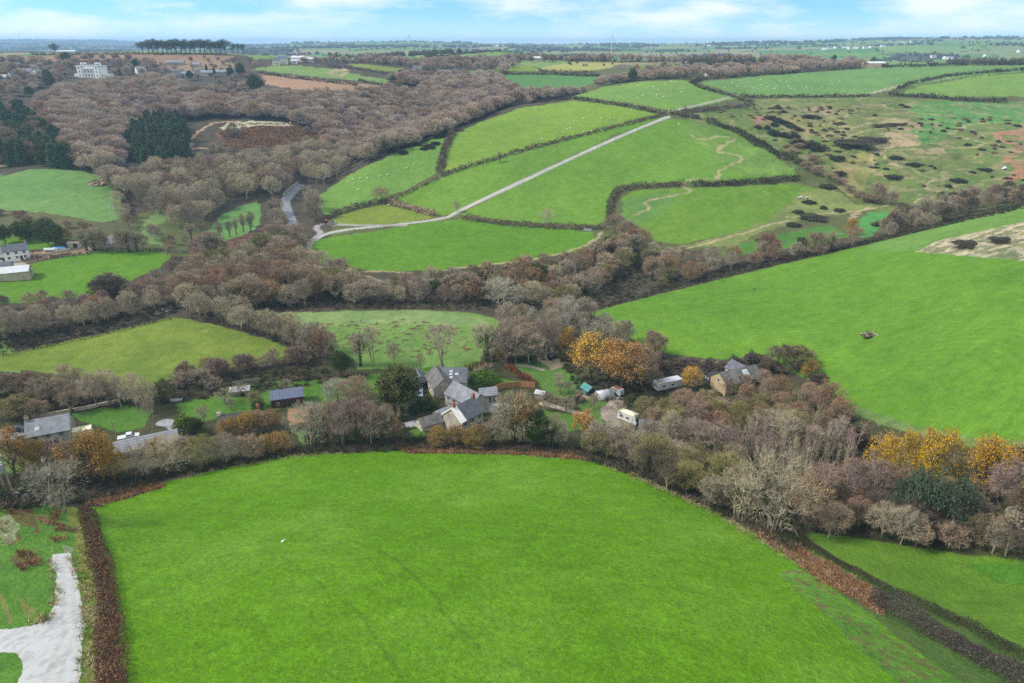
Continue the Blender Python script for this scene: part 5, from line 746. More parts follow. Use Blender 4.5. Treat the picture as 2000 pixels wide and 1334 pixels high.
BF = [(0,3,2,1),(4,5,6,7),(0,1,5,4),(1,2,6,5),(2,3,7,6),(3,0,4,7)]
def bxs(boxes, name, mat, par=None):      # boxes: (x0,y0,z0,x1,y1,z1)
    v = []; f = []
    for a, b, c, d, e, g in boxes: n = len(v); v += [(a,b,c),(d,b,c),(d,e,c),(a,e,c),(a,b,g),(d,b,g),(d,e,g),(a,e,g)]; f += [tuple(i + n for i in q) for q in BF]
    return bm(v, f, name, mat, par)
def at_h(px, py, h):
    d = ray(px, py); d = d / d[1]; z = CAMZ + d[2] * TS; g = z - height(d[0] * TS, TS) - h; k = int(np.argmax(g < 0)); t = TS[k-1] + (TS[k] - TS[k-1]) * g[k-1] / (g[k-1] - g[k]); return Vector((d[0] * t, t, float(height(d[0] * t, t))))
def base(x, y, L_, W_, yaw):               # lowest ground under a footprint
    c, s = math.cos(yaw), math.sin(yaw); return min(float(height(x + a*c*L_/2 - b*s*W_/2, y + a*s*L_/2 + b*c*W_/2)) for a in (-1,0,1) for b in (-1,0,1)), float(height(x, y))
def window(par, face, L_, W_, u, z, w_, h_):
    """face: 'f' front (-y), 'b' back, 'l' left end (-x), 'r' right end; u along that wall"""
    if face in 'fb': s = -1 if face == 'f' else 1; y = s * W_ / 2; fr = [(u-w_/2, min(y, y+s*.07), z, u+w_/2, max(y, y+s*.07), z+h_)]; pn = [(u-w_/2+.1, min(y+s*.05, y+s*.085), z+.1, u-.03, max(y+s*.05, y+s*.085), z+h_-.1), (u+.03, min(y+s*.05, y+s*.085), z+.1, u+w_/2-.1, max(y+s*.05, y+s*.085), z+h_-.1)]
    else: s = -1 if face == 'l' else 1; x = s * L_ / 2; fr = [(min(x, x+s*.07), u-w_/2, z, max(x, x+s*.07), u+w_/2, z+h_)]; pn = [(min(x+s*.05, x+s*.085), u-w_/2+.1, z+.1, max(x+s*.05, x+s*.085), u-.03, z+h_-.1), (min(x+s*.05, x+s*.085), u+.03, z+.1, max(x+s*.05, x+s*.085), u+w_/2-.1, z+h_-.1)]
    w = bxs(fr, 'window', 'frame_white', par); bxs(pn, 'pane', 'glass', w); return w
def house(name, label, px, py, L_, W_, yaw, ev, rd, roof, wall, chim=(), wins=(), doors=(), sky=(), cat='house', group=None, over=.3, coping=None, onground=False):
    p = at(px, py) if onground else at_h(px, py, rd); yw = R_(yaw); lo, mid = base(p.x, p.y, L_, W_, yw); t = empty(name, (p.x, p.y, mid), yw); tag(t, label, cat, group); b = lo - mid - .3; a, c = L_ / 2, W_ / 2
    bm([(-a,-c,b),(a,-c,b),(a,c,b),(-a,c,b),(-a,-c,ev),(a,-c,ev),(a,c,ev),(-a,c,ev),(-a,0,rd-.12),(a,0,rd-.12)], [(0,1,5,4),(2,3,7,6),(1,2,6,9,5),(3,0,4,8,7),(0,3,2,1)], 'wall', wall, t)
    sl = (rd - ev) / c; ov = over; e = ev - sl * ov; th = .16; aa = a + ov * .7
    v = [(-aa,-c-ov,e),(aa,-c-ov,e),(aa,0,rd),(-aa,0,rd),(aa,c+ov,e),(-aa,c+ov,e)]; v2 = [(x, y, z + th) for x, y, z in v]
    r = bm(v + v2, [(6,7,8,9),(9,8,10,11),(0,3,2,1),(3,5,4,2),(0,1,7,6),(4,5,11,10),(1,2,8,7),(2,4,10,8),(3,0,6,9),(5,3,9,11)], 'roof', roof, t)
    for u, ch, m in chim: k = bxs([(u-.42, -.35, rd-.9, u+.42, .35, rd+ch)], 'chimney', m, r); bxs([(u-.3, -.15, rd+ch, u-.04, .12, rd+ch+.4), (u+.04, -.15, rd+ch, u+.3, .12, rd+ch+.4)], 'chimney_pot', 'clay', k)
    for q in wins: window(t, q[0], L_, W_, *q[1:])
    for f, u, w_, h_, m in doors:
        s = -1 if f in 'fl' else 1
        if f in 'fb': y = s * c; d = bxs([(u-w_/2, min(y, y+s*.08), 0, u+w_/2, max(y, y+s*.08), h_)], 'door', m, t); bxs([(u+w_/2-.25, min(y+s*.08, y+s*.13), 1, u+w_/2-.12, max(y+s*.08, y+s*.13), 1.12)], 'handle', 'steel', d)
        else: x = s * a; d = bxs([(min(x, x+s*.08), u-w_/2, 0, max(x, x+s*.08), u+w_/2, h_)], 'door', m, t); bxs([(min(x+s*.08, x+s*.13), u+w_/2-.25, 1, max(x+s*.08, x+s*.13), u+w_/2-.12, 1.12)], 'handle', 'steel', d)
    for s, u, q, w_, h_ in sky:            # rooflights: slope side, along, up the slope (0 eaves .. 1 ridge)
        def P(uu, qq, off): yy = s * c * (1 - qq); return (uu, yy, ev + (rd - ev) * qq + th + .05 + off)
        dq = h_ / math.hypot(c, rd - ev)
        def quad(w2, h2, off): return [P(u-w2, q-h2, off), P(u+w2, q-h2, off), P(u+w2, q+h2, off), P(u-w2, q+h2, off)]
        k = quad(w_/2, dq/2, 0); k2 = [(x, y, z + .09) for x, y, z in k]; o = bm(k + k2, BF, 'skylight', 'frame_white', r); g = quad(w_/2-.12, dq/2*.8, .10); g2 = [(x, y, z + .03) for x, y, z in g]; bm(g + g2, BF, 'pane', 'skylight_glass', o)  # pale pane colour stands in for sky reflected in the glass
    if coping:                             # broad painted bands up one gable
        for s in (-1, 1): bm([(-aa-.05,0,rd+th+.03),(-aa+1.9,0,rd+th+.03),(-aa+1.9,s*(c+ov),e+th+.03),(-aa-.05,s*(c+ov),e+th+.03),(-aa-.05,0,rd-.3),(-aa+1.9,0,rd+th+.01),(-aa+1.9,s*(c+ov),e+th+.01),(-aa-.05,s*(c+ov),e-.3)], BF, 'coping', coping, r)
    return t
W2 = lambda f, us, z=1.0, w_=1.1, h_=1.2: [(f, u, z, w_, h_) for u in us]
house('cottage', 'front cottage with broad white gable bands and blue grey slate roof', 904, 786, 8.2, 7.2, 48, 4.8, 7.8, 'slate', 'stone', [(3.9,1.0,'brick'),(-3.4,.9,'brick')], W2('f',(-2.6,0,2.6)) + W2('f',(-2.6,0,2.6),3.2), [('f',1.3,1,2,'frame_white')], coping='render_white')
house('cottage', 'long cottage with pale streaked slate roof and stone walls behind the front one', 911, 757, 11.5, 7, -46, 3.9, 6.6, 'slate_pale', 'stone_grey', [], W2('f',(-4.2,-1.6,1.0,3.6),2.3) + W2('f',(-3,2),.6), [('f',-.2,1,2,'timber_red')])
house('stone_barn', 'converted stone barn with steep dark slate roof at the back of the cottages', 858, 727, 10, 6.4, -70, 3.6, 6.5, 'slate_mossy', 'stone', [], W2('f',(-3,0,3),1.2), [('r',0,1.8,2.3,'timber_grey')], cat='barn')
house('barn_wing', 'dark slated wing with four skylights behind the stone barn', 886, 718, 8.5, 8.5, -3, 2.8, 5.7, 'slate', 'stone', [], W2('f',(2.5,)), [], [(-1,-.6,.7,1.0,.7),(-1,-.6,.5,1.0,.7),(-1,1.2,.52,1.0,.7),(-1,-.4,.28,1.0,.7)], cat='barn')
house('garage', 'small slated garage with dark blue doors left of the stone barn', 818, 728, 5.5, 4.6, -70, 2.5, 4.3, 'slate', 'stone_grey', [], [], [('r',0,3.6,2.2,'navy')], cat='garage')
house('garden_room', 'glazed open fronted garden room with grey roof right of the long cottage', 953, 757, 5, 4.6, 12, 2.7, 4.1, 'slate_pale', 'timber_grey', [], W2('f',(-1.5,0,1.5),.3,1.3,2.1) + W2('r',(-.8,.8),.3,1.3,2.1), [], cat='garden room')
house('outbuilding', 'low mossy roofed outbuilding at the lane corner left of the white gable', 838, 812, 6, 4.2, 30, 2.2, 3.7, 'slate_mossy', 'stone', [], [], [('f',0,1,1.9,'timber_grey')], cat='outbuilding')
house('lean_to', 'narrow grey roofed lean-to between outbuilding and front cottage', 866, 797, 5.5, 2.6, 42, 2.6, 3.6, 'sheet_grey', 'render_white', [], W2('f',(-1,1)), [], cat='outbuilding')
h = house('house', 'grey roofed house beside the parked black car on the far left', 92, 815, 9.5, 8, 25, 4.2, 6.8, 'slate_pale', 'stone_grey', [(-4.4,1.1,'stone_grey')], W2('f',(-2.8,0,2.8)) + W2('f',(-2.8,0,2.8),2.9), [('f',1.4,1,2,'timber_red')], [(-1,-2.2,.35,1.0,1.0)])
bxs([(4.85,-3.4,-1,9.2,-.9,2.9)], 'extension', 'render_cream', h)
house('long_shed', 'long low grey roofed shed with red ridge beside the white pickup', 284, 852, 14, 6, 27, 2.4, 3.8, 'slate_pale', 'stone_grey', [], W2('f',(-4,0,4)), [('f',2,1,1.9,'timber_black')], cat='shed')
house('timber_cabin', 'dark red timber cabin with blue grey panelled roof on the orchard lawn', 559, 760, 8.8, 6, 17, 3.1, 4.5, 'slate_blue', 'timber_red', [], W2('f',(-2.6,2.9),1.1,.9,1), [('f',.8,1.1,2.1,'timber_black')], cat='cabin')
house('long_cottage', 'long low cottage with a dark mossy roof and white chimney behind golden bushes', 467, 806, 10.5, 6, 15, 2.5, 4.7, 'slate_dark', 'render_white', [(-5.0,.9,'render_white'),(4.8,1.6,'brick')], W2('f',(-3,0,3)), [('f',1.5,1,2,'timber_red')])
house('ochre_barn', 'ochre walled barn house with mossy slate roof and a square white skylight', 1441, 720, 13.8, 7, 24, 2.9, 5.5, 'slate_mossy', 'ochre', [], W2('l',(0,),2.6,1.0,1.2) + W2('f',(-4,0,3)), [('f',-2,1.1,2,'timber_black')], [(-1,1.8,.55,1.9,2.0)], cat='barn')
house('barn_annexe', 'dark slated annexe poking up behind the ochre barn', 1444, 709, 6, 5, -62, 2.8, 4.8, 'slate', 'stone_grey', [], W2('r',(0,)), [], cat='annexe')
house('black_shed', 'small black shed with white framed windows left of the ochre barn', 1391, 727, 3.4, 2.8, 22, 2.0, 2.9, 'slate_dark', 'timber_black', [], W2('l',(-.6,.6),.8,.7,.9) + W2('f',(-.7,),.8), [('f',.8,.8,1.8,'frame_white')], cat='shed')
house('green_shed', 'teal green roofed little shed on the orchard grass', 1149, 752, 3.6, 2.8, -58, 1.9, 2.9, 'teal', 'timber_black', [], [], [('f',0,1,1.7,'teal')], cat='shed')
house('bungalow', 'blue grey slated roof half hidden by twigs right of the motorhome', 1277, 822, 7.5, 6.5, -12, 2.4, 4.6, 'slate', 'render_white', [], W2('f',(-2,2)), [('f',0,1,2,'timber_grey')])
house('garden_shed', 'tiny grey roofed shed at the end of the timber fence', 1056, 763, 2.8, 2.2, -25, 1.8, 2.4, 'sheet_grey', 'timber_grey', [], [], [('f',0,.8,1.7,'timber_grey')], cat='shed')
house('low_shed', 'low weathered shed under the brown hedge on the orchard lawn', 468, 756, 5.5, 3, 12, 1.7, 2.3, 'sheet_grey', 'timber_grey', [], [], [('f',.8,1,1.6,'timber_black')], cat='shed')
house('dark_hut', 'small dark hut among pale slender trees above the garden wall', 242, 766, 2.6, 2.2, 10, 1.9, 2.5, 'slate_dark', 'timber_black', [], [], [('f',0,.8,1.7,'timber_grey')], cat='hut')
house('farmhouse', 'white farmhouse with blue slate roof and chimneys at the left edge', 27, 477, 9.5, 6.2, 34, 4.5, 6.8, 'slate', 'render_white', [(4.3,1.1,'stone_grey'),(-4.3,1.1,'stone_grey')], W2('f',(-3,0,3)) + W2('f',(-3,0,3),3.0), [('f',1.5,1,2,'timber_red')])
house('farmhouse_wing', 'white gabled wing at the very left of the white farmhouse', 2, 486, 7, 5, 34, 3.8, 5.4, 'slate_pale', 'render_white', [], W2('f',(-1,1.5)), [('f',0,1,2,'timber_red')])
house('cattle_barn', 'long pale sheet roofed barn with boarded sides below the white farmhouse', 8, 522, 18, 8, 22, 3.2, 4.8, 'sheet_white', 'timber_pale', [], [], [('r',0,3,2.8,'timber_grey')], cat='barn')
house('small_barn', 'grey roofed small barn between farmhouse and long barn', 3, 512, 7, 5, 22, 2.6, 4.0, 'slate', 'stone_grey', [], [], [('f',0,2,2.2,'timber_grey')], cat='barn')
house('pallet_shed', 'open timber shed with pale flat sides right of the blue covered boat', 144, 472, 5, 3, 5, 2.2, 2.6, 'timber_pale', 'timber_pale', [], [], [('f',1,1.8,2,'timber_black')], cat='shed'); house('white_tent', 'white ridge tent under bare trees above the farm field', 214, 461, 3, 3.4, 80, .4, 3.2, 'sheet_white', 'sheet_white', [], [], [('l',0,.9,1.6,'sheet_grey')], cat='tent')
# ridge-top places
def mansion():
    p = at(184, 150); t = empty('mansion', (p.x, p.y, p.z), R_(-6), .86); tag(t, 'large white classical mansion with a row of chimneys above the bare wood', 'mansion'); a, c = 14.5, 8
    bxs([(-a,-c,-3,a,c,12.5),(-a,-c-1.4,-3,-a+6.2,-c,12.5),(a-6.2,-c-1.4,-3,a,-c,12.5)], 'wall', 'render_white', t); bxs([(-a-.5,-c-1.9,12.5,-a+6.7,c+.5,13.3),(a-6.7,-c-1.9,12.5,a+.5,c+.5,13.3),(-a+6.7,-c-.5,12.5,a-6.7,c+.5,13.3)], 'cornice', 'render_white', t)
    r = bm([(-a+1,-c+1,13.3),(a-1,-c+1,13.3),(a-1,c-1,13.3),(-a+1,c-1,13.3),(-a+5,0,15.2),(a-5,0,15.2)], [(0,1,5,4),(2,3,4,5),(1,2,5),(3,0,4)], 'roof', 'slate', t)
    for x in (-12.5,-9,-6.5,6.5,9,12.5): bxs([(x-.8,-2,13.4,x+.8,-.6,16.8)], 'chimney', 'render_white', r)
    for x in (-6,-2,2,6): bxs([(x-.4,-c-1.2,-1,x+.4,-c-.5,9.5)], 'column', 'render_white', t)
    bxs([(-7.2,-c-1.4,9.5,7.2,-c,10.6)], 'entablature', 'render_white', t)
    for z in (1, 5.2, 9):
        for x in (-11.4, 11.4):
            w = bxs([(x-.8,-c-1.5,z,x+.8,-c-1.4,z+2.2)], 'window', 'frame_white', t); bxs([(x-.6,-c-1.54,z+.2,x+.6,-c-1.5,z+2)], 'pane', 'glass', w)
        if z < 8:
            for x in (-4, 0, 4): w = bxs([(x-.8,-c-.1,z,x+.8,-c,z+2.6)], 'window', 'frame_white', t); bxs([(x-.6,-c-.14,z+.2,x+.6,-c-.1,z+2.4)], 'pane', 'glass', w)
    bxs([(-a-8,-c+3,-3,-a,c-3,3.5),(a,-c+3,-3,a+9,c-3,3.5)], 'side_wing', 'render_white', t)
mansion()
for x, y, L_, W_, yw, e, r, ro, wa, lb in [(50,150,17,8,2,5,8.2,'slate_blue','render_cream','cream house with solar panelled roof on the far left'),(28,155,9,7,70,4.5,7.5,'slate','ochre','ochre gabled house end left of the cream house'),(74,150,8,7,80,4.5,7.5,'slate_pale','render_cream','cream gable at the right end of the solar roofed house'),(6,156,10,7,5,3,5,'sheet_grey','render_white','grey roofed house at the far left edge'),(32,132,9,6,10,3,5,'slate_pale','render_cream','small pale house above the cream house'),(66,136,13,6,5,3,5,'slate_pale','stone_grey','low grey roof above the cream house'),
    (335,127,10,6,0,3,5,'slate_pale','stone_grey','leftmost grey roofed lodge below the brown slope'),(352,127,10,6,8,3,5,'slate_pale','stone_grey','second grey roofed lodge below the brown slope'),(385,131,9,6,0,3,5,'slate_pale','stone','single lodge below the pine clump'),(345,144,12,6,0,3,5,'slate_mossy','stone_grey','grey lodge at the upper left of the lodge row'),(345,152,9,6,35,3,5,'slate','stone_grey','dark lodge at the lower left of the lodge row'),(368,150,15,7,2,3,5.2,'slate_pale','stone_grey','widest grey lodge in the middle of the lodge row'),(388,143,10,6,0,3,5,'slate_mossy','stone','mossy lodge behind the widest one'),(406,147,14,7,-3,3,5.2,'slate_pale','stone','lodge with white windows right of the widest one'),(432,146,14,7,4,3,5.2,'slate_pale','stone_grey','pale grey lodge near the right end of the lodge row'),(455,142,15,7,0,3,5.2,'slate','stone_grey','dark lodge at the right end of the lodge row'),
    (276,143,10,8,40,4,7,'slate_pale','render_white','pale hipped house half hidden right of the mansion'),(295,126,7,6,20,4,6.5,'slate_mossy','render_cream','little cream house on the brown slope'),(553,125,11,9,10,6,9,'slate_blue','render_cream','two storey stone house beside the pale ridge field'),(540,126,8,7,10,4,6,'slate','render_cream','lower wing of the two storey house on the ridge'),(590,119,24,12,-8,4,6,'sheet_white','render_white','big pale sheet roofed shed on the ridge'),(606,121,14,9,-8,3.5,5,'sheet_white','sheet_grey','smaller white roofed shed on the ridge'),(575,124,7,5,0,3,4,'sheet_white','render_white','small white box building left of the pale sheds'),
    (867,150,13,8,8,5,7.5,'slate_pale','render_white','big white house among trees in the middle distance'),(880,150,8,7,80,4.5,7,'slate_pale','render_white','white gable joined to the big white house'),(900,167,13,8,-5,3.4,6,'slate_pale','stone_grey','grey roofed house below the big white one'),(912,151,9,4,0,2.5,3.4,'sheet_white','render_white','low white shed right of the big white house'),(815,140,11,7,0,4,6.5,'slate_mossy','render_cream','old brown roofed farmhouse left of the big white house'),(862,170,8,5,0,2.6,4,'timber_grey','timber_grey','brown wooden shed below the big white house'),
    (1048,119,17,10,0,4,6,'sheet_white','sheet_grey','pale grey barn left of the stubble field'),(1165,113,26,9,0,3,4.6,'sheet_white','render_white','long white farm building on the skyline ridge'),(1142,114,12,8,0,3,4.6,'sheet_white','render_white','white farm building left of the long one'),(1572,132,12,8,-10,5,7.6,'slate_blue','render_white','white house with blue roof by the top sheep field'),(1586,133,10,7,10,4,6.4,'slate_blue','stone_grey','blue roofed extension of the white house by the sheep field'),(1703,131,27,13,-4,4.6,6.4,'sheet_white','barn_orange','long orange sided barn on the right ridge'),(1381,151,7,6,35,3,5.2,'slate_mossy','stone','small stone barn at the corner of two sheep fields'),(1568,118,12,7,0,3,5,'slate_pale','render_white','white bungalow beyond the sheep field trees'),
    (408,204,9,6,5,2.4,4,'clay','timber_grey','bright red roofed shed in the middle of the bare wood'),(130,104,28,9,0,2.4,3.6,'sheet_white','sheet_grey','long pale low roof on the left skyline')]:
    house('house', lb, x, y, L_, W_, yw, e, r, ro, wa, [], W2('f', (-L_*.3, 0, L_*.3), 1.0, 1.2, 1.3) + (W2('f', (-L_*.3, L_*.3), 3.3, 1.2, 1.2) if e >= 4.5 else []), [('f', L_*.15, 1.1, 2, 'timber_grey')], onground=True)
for i, (x, y) in enumerate([(972,90),(980,90),(990,89),(1000,90),(1010,91),(1610,97),(1620,96),(1632,95),(1650,94),(1660,96),(1672,95),(1690,95),(1700,94),(1764,83),(1780,83),(1797,85),(1822,113),(1845,115),(1855,116),(1925,111),(1385,90),(1500,89),(1518,87),(1724,92),(1990,102)]):
    house('distant_house', 'tiny white house scattered on the hazy far hills', x, y, 16, 9, (i * 37) % 90 - 45, 5, 8, 'slate_pale', 'render_white', group='tiny white houses on the far hills', onground=True)
# --- caravans, vehicles
def profile_body(name, prof, W_, mat, par, inset=.0):
    n = len(prof); zm = max(z for _, z in prof); v = [(x, -W_/2 + (inset if z > zm*.62 else 0), z) for x, z in prof] + [(x, W_/2 - (inset if z > zm*.62 else 0), z) for x, z in prof]
    return bm(v, [tuple(range(n)), tuple(range(2*n-1, n-1, -1))] + [(i, i + n, (i+1) % n + n, (i+1) % n) for i in range(n)], name, mat, par)
def wheels(par, xs, W_, r=.33):
    for x in xs:
        for s in (-1, 1):
            y = s * (W_/2 - .08); k = 14; v = []; 
            for yy in (y - .1, y + .1): v += [(x + r*math.cos(2*math.pi*i/k), yy, r + r*math.sin(2*math.pi*i/k)) for i in range(k)]
            o = bm(v, [tuple(range(k)), tuple(range(2*k-1, k-1, -1))] + [(i, (i+1) % k, (i+1) % k + k, i + k) for i in range(k)], 'wheel', 'rubber', par); v2 = []
            for yy in (y + s*.08, y + s*.115): v2 += [(x + r*.6*math.cos(2*math.pi*i/k), yy, r + r*.6*math.sin(2*math.pi*i/k)) for i in range(k)]
            bm(v2, [tuple(range(k)), tuple(range(2*k-1, k-1, -1))] + [(i, (i+1) % k, (i+1) % k + k, i + k) for i in range(k)], 'rim', 'steel', o)
def spot(name, label, cat, px, py, yaw): p = at(px, py); return tag(empty(name, p, R_(yaw)), label, cat)
def car(name, label, px, py, yaw, mat, pickup=False, cat='car'):
    t = spot(name, label, cat, px, py, yaw); pr = [(-2.1,.35),(2.1,.35),(2.15,.75),(1.2,.92),(.55,1.45),(-1.35,1.5),(-2.05,1.0),(-2.15,.6)] if not pickup else [(-2.5,.4),(2.5,.4),(2.55,.95),(1.5,1.1),(.9,1.75),(-.4,1.78),(-.5,1.1),(-2.5,1.1)]
    profile_body('body', pr, 1.78, mat, t, .14); s = 1.1 if not pickup else 1.3
    for sd in (-1, 1): y = sd * .77; q = [(.95 if not pickup else 1.25, s-.08),(.5 if not pickup else .85, s+.28),(-1.2 if not pickup else -.3, s+.3),(-1.6 if not pickup else -.35, s-.06)]; bm([(x, y-.05, z) for x, z in q] + [(x, y+.05, z) for x, z in q], BF, 'side_window', 'glass', t)
    a = (1.17,.95,.60,1.42) if not pickup else (1.47,1.14,.93,1.70); bm([(a[0]+.04,-.62,a[1]),(a[0]+.04,.62,a[1]),(a[2]+.04,.56,a[3]),(a[2]+.04,-.56,a[3]),(a[0]-.05,-.62,a[1]),(a[0]-.05,.62,a[1]),(a[2]-.05,.56,a[3]),(a[2]-.05,-.56,a[3])], BF, 'windscreen', 'glass', t)
    wheels(t, (-1.35, 1.35) if not pickup else (-1.6, 1.6), 1.85)
    for sd in (-.6, .6): bxs([(2.08 if not pickup else 2.5, sd-.2,.62,2.19 if not pickup else 2.58, sd+.2,.8)], 'headlight', 'frame_white', t); bxs([(-2.2 if not pickup else -2.56, sd-.18,.65,-2.1 if not pickup else -2.46, sd+.18,.9)], 'tail_light', 'red_paint', t)
    return t
car('parked_car', 'black hatchback parked left of the grey roofed house', 34, 842, 18, 'car_black'); car('parked_car', 'blue grey car parked beside the dark green hedge', 821, 771, -86, 'car_blue'); car('pickup_truck', 'white pickup standing against the long low shed', 252, 858, 25, 'car_white', True, 'pickup'); car('parked_car', 'white car half hidden at the left edge behind the orange tree', 10, 866, 20, 'car_white')
def caravan(name, label, px, py, yaw, L_, W_, H_, mat, roofm, cat='caravan', cab=False):
    t = spot(name, label, cat, px, py, yaw); a = L_/2; pr = [(-a,.45),(a,.45),(a,H_*.5),(a-.35,H_-.15),(a-.7,H_),(-a+.4,H_),(-a,H_-.3)] if not cab else [(-a,.45),(a,.45),(a+.1,1.2),(a-.5,1.9),(a-.2,2.3),(a-.5,H_),(-a+.2,H_),(-a,H_-.25)]
    profile_body('body', pr, W_, mat, t, .05); bxs([(-a+.5,-W_/2+.1,H_+.005,a-.8,W_/2-.1,H_+.05)], 'roof_panel', roofm, t)
    for u in (-a*.55, a*.1):
        for s in (-1, 1): w = bxs([(u-.55, s*W_/2-.04, 1.4, u+.55, s*W_/2+.04, 2.1)], 'window', 'frame_white', t); bxs([(u-.47, s*W_/2-.06, 1.47, u+.47, s*W_/2+.06, 2.03)], 'pane', 'glass', w)
    d = bxs([(a*.5-.35,-W_/2-.05,.6,a*.5+.35,-W_/2+.02,2.2)], 'door', mat, t); bxs([(a*.5+.2,-W_/2-.09,1.3,a*.5+.28,-W_/2-.05,1.42)], 'handle', 'black', d)
    if cab: bm([(a+.12,-.85,1.25),(a+.12,.85,1.25),(a-.44,.8,1.92),(a-.44,-.8,1.92),(a-.1,-.85,1.25),(a-.1,.85,1.25),(a-.66,.8,1.92),(a-.66,-.8,1.92)], BF, 'windscreen', 'glass', t)
    else: bxs([(a-.02,-W_/2+.3,1.35,a+.03,W_/2-.3,1.42 if H_ < 2 else 1.4)], 'trim', 'black', t)
    wheels(t, (-a*.55, a*.6) if cab else (-.3, .6), W_, .34); return t
caravan('motorhome', 'white motorhome with dirty yellowed roof parked at the end of the track', 1227, 823, -40, 6.2, 2.3, 2.9, 'van_white', 'render_cream', 'motorhome', True); caravan('static_caravan', 'long pale static caravan with rusty roof left of the bright yellow tree', 1305, 757, 22, 9.5, 3, 2.8, 'van_white', 'sheet_white'); caravan('old_caravan', 'small rusty roofed old caravan right of the polytunnel', 1206, 770, -52, 3.8, 2, 2.2, 'polythene', 'rust'); caravan('horse_trailer', 'black box trailer on bare earth at the end of the slender tree row', 1078, 702, 30, 2.8, 1.8, 2.1, 'black', 'navy', 'trailer')
def polytunnel():
    t = spot('polytunnel', 'pale curved polytunnel between green shed and old caravan', 'polytunnel', 1180, 775, 18); k = 11; v = []; L_ = 2.5
    for x in (-L_, L_): v += [(x, -1.7*math.cos(math.pi*i/(k-1)), 2.3*math.sin(math.pi*i/(k-1))) for i in range(k)]
    bm(v, [(i, i+1, i+1+k, i+k) for i in range(k-1)] + [tuple(range(k-1, -1, -1)), tuple(range(k, 2*k))], 'cover', 'polythene', t, True); bxs([(-L_-.05,-.55,0,-L_-.01,.55,1.9)], 'door', 'timber_grey', t)
    for x in (-L_, -.8, .8, L_): g = Geo(); a = np.linspace(0, math.pi, 12); g.tube(np.stack([np.full(12, x), -1.73*np.cos(a), 2.33*np.sin(a)], 1), np.full(12, .04), 4); link(bpy.data.objects.new('hoop', g.mesh('hoop', M['frame_white'])), t)
polytunnel()
def tractor(px, py, yaw, label, mat):
    t = spot('tractor', label, 'tractor', px, py, yaw); profile_body('bonnet', [(0,.7),(1.6,.7),(1.6,1.3),(0,1.4)], .8, mat, t); c = profile_body('cab', [(-1.3,.9),(0,.9),(-.1,2.4),(-1.2,2.4)], 1.2, 'black', t); bxs([(-1.3,-.68,2.4,.05,.68,2.5)], 'cab_roof', mat, t); wheels(t, (1.2,), 1.5, .42); wheels(t, (-.8,), 1.8, .75)
tractor(640, 438, 10, 'orange and grey tractor by the lane fork', 'orange_paint'); tractor(205, 470, 20, 'red tractor beside the white ridge tent', 'red_paint'); tractor(1133, 785, 15, 'rusty old tractor in the scrub left of the polytunnel', 'rust')
caravan('covered_trailer', 'pale box trailer behind the orange tractor', 651, 438, 5, 3.2, 1.7, 1.5, 'sheet_grey', 'sheet_white', 'trailer'); car('quad_vehicle', 'small white buggy on the red dirt track at the far right', 1962, 331, 30, 'car_white', True, 'buggy')
def boat(px, py, yaw, label, tarp):
    t = spot('boat', label, 'boat', px, py, yaw); st = [(-2.8,.8),(-1.2,1.0),(.8,.95),(2.2,.55),(3.0,.05)]; v = []
    for x, w_ in st: v += [(x,-w_,1.15),(x,-w_*.6,.4),(x,0,.15),(x,w_*.6,.4),(x,w_,1.15)]
    bm(v, [(i*5+j, i*5+j+1, i*5+j+6, i*5+j+5) for i in range(4) for j in range(4)] + [(0,1,2,3,4)], 'hull', 'render_white', t, True); v = []
    for x, w_ in st: v += [(x,-w_-.06,1.05),(x,0,1.75 if w_ > .3 else 1.3),(x,w_+.06,1.05)]
    bm(v, [(i*3+j, i*3+j+3, i*3+j+4, i*3+j+1) for i in range(4) for j in range(2)] + [(0,1,2)], 'cover', tarp, t)
boat(117, 489, 8, 'boat under a bright blue cover on the farm track', 'blue_tarp'); boat(100, 491, 6, 'boat under a pale cover left of the blue one', 'sheet_white')
# --- walls, fences
def fence(name, label, cat, pts, H_, mat, th=.12, post=True):
    q = world(pts, False, 8); o = q[0]; t = tag(empty(name, o), label, cat); v = []; n = len(q); d = np.gradient(q[:, :2], axis=0); d = d / np.linalg.norm(d, axis=1, keepdims=True)
    for p, e in zip(q, d):
        for s in (-1, 1): a = p[:2] + np.array([-e[1], e[0]]) * s * th / 2 - o[:2]; v += [(a[0], a[1], p[2] - o[2] - .3), (a[0], a[1], p[2] - o[2] + H_)]
    f = []
    for i in range(n - 1): k = 4*i; f += [(k,k+4,k+5,k+1),(k+3,k+7,k+6,k+2),(k+1,k+5,k+7,k+3)]
    bm(v, f + [(0,1,3,2),(4*n-4,4*n-2,4*n-1,4*n-3)], 'panel' if post else 'masonry', mat, t)
    if post:
        for p in q[::2]: bxs([(p[0]-o[0]-.09, p[1]-o[1]-.09, p[2]-o[2]-.3, p[0]-o[0]+.09, p[1]-o[1]+.09, p[2]-o[2]+H_+.12)], 'post', mat, t)
fence('timber_fence', 'curved orange timber fence behind the ivy clad tree', 'fence', [(962,766),(985,758),(1015,755),(1045,757)], 1.9, 'timber_orange'); fence('garden_wall', 'low pale garden wall running up from the grey roofed house', 'wall', [(62,818),(120,808),(180,797),(235,785)], 1.0, 'timber_pale', .5, False); fence('lawn_fence', 'low wooden fence in front of the brown hedge on the orchard lawn', 'fence', [(455,752),(480,748),(508,745)], 1.1, 'timber_grey'); fence('boundary_wall', 'pale stone wall beside the farm boats', 'wall', [(62,503),(100,496),(138,488)], .8, 'stone', .5, False); fence('field_gate', 'pale metal gate in the hedge at the foot of the lane field', 'gate', [(1140,450),(1155,451)], 1.2, 'steel', .06)
fence('lane_wall', 'pale roadside wall on the outer edge of the tarmac bend', 'wall', [(553,383),(562,372),(574,363),(584,358)], 1.0, 'stone_grey', .5, False)
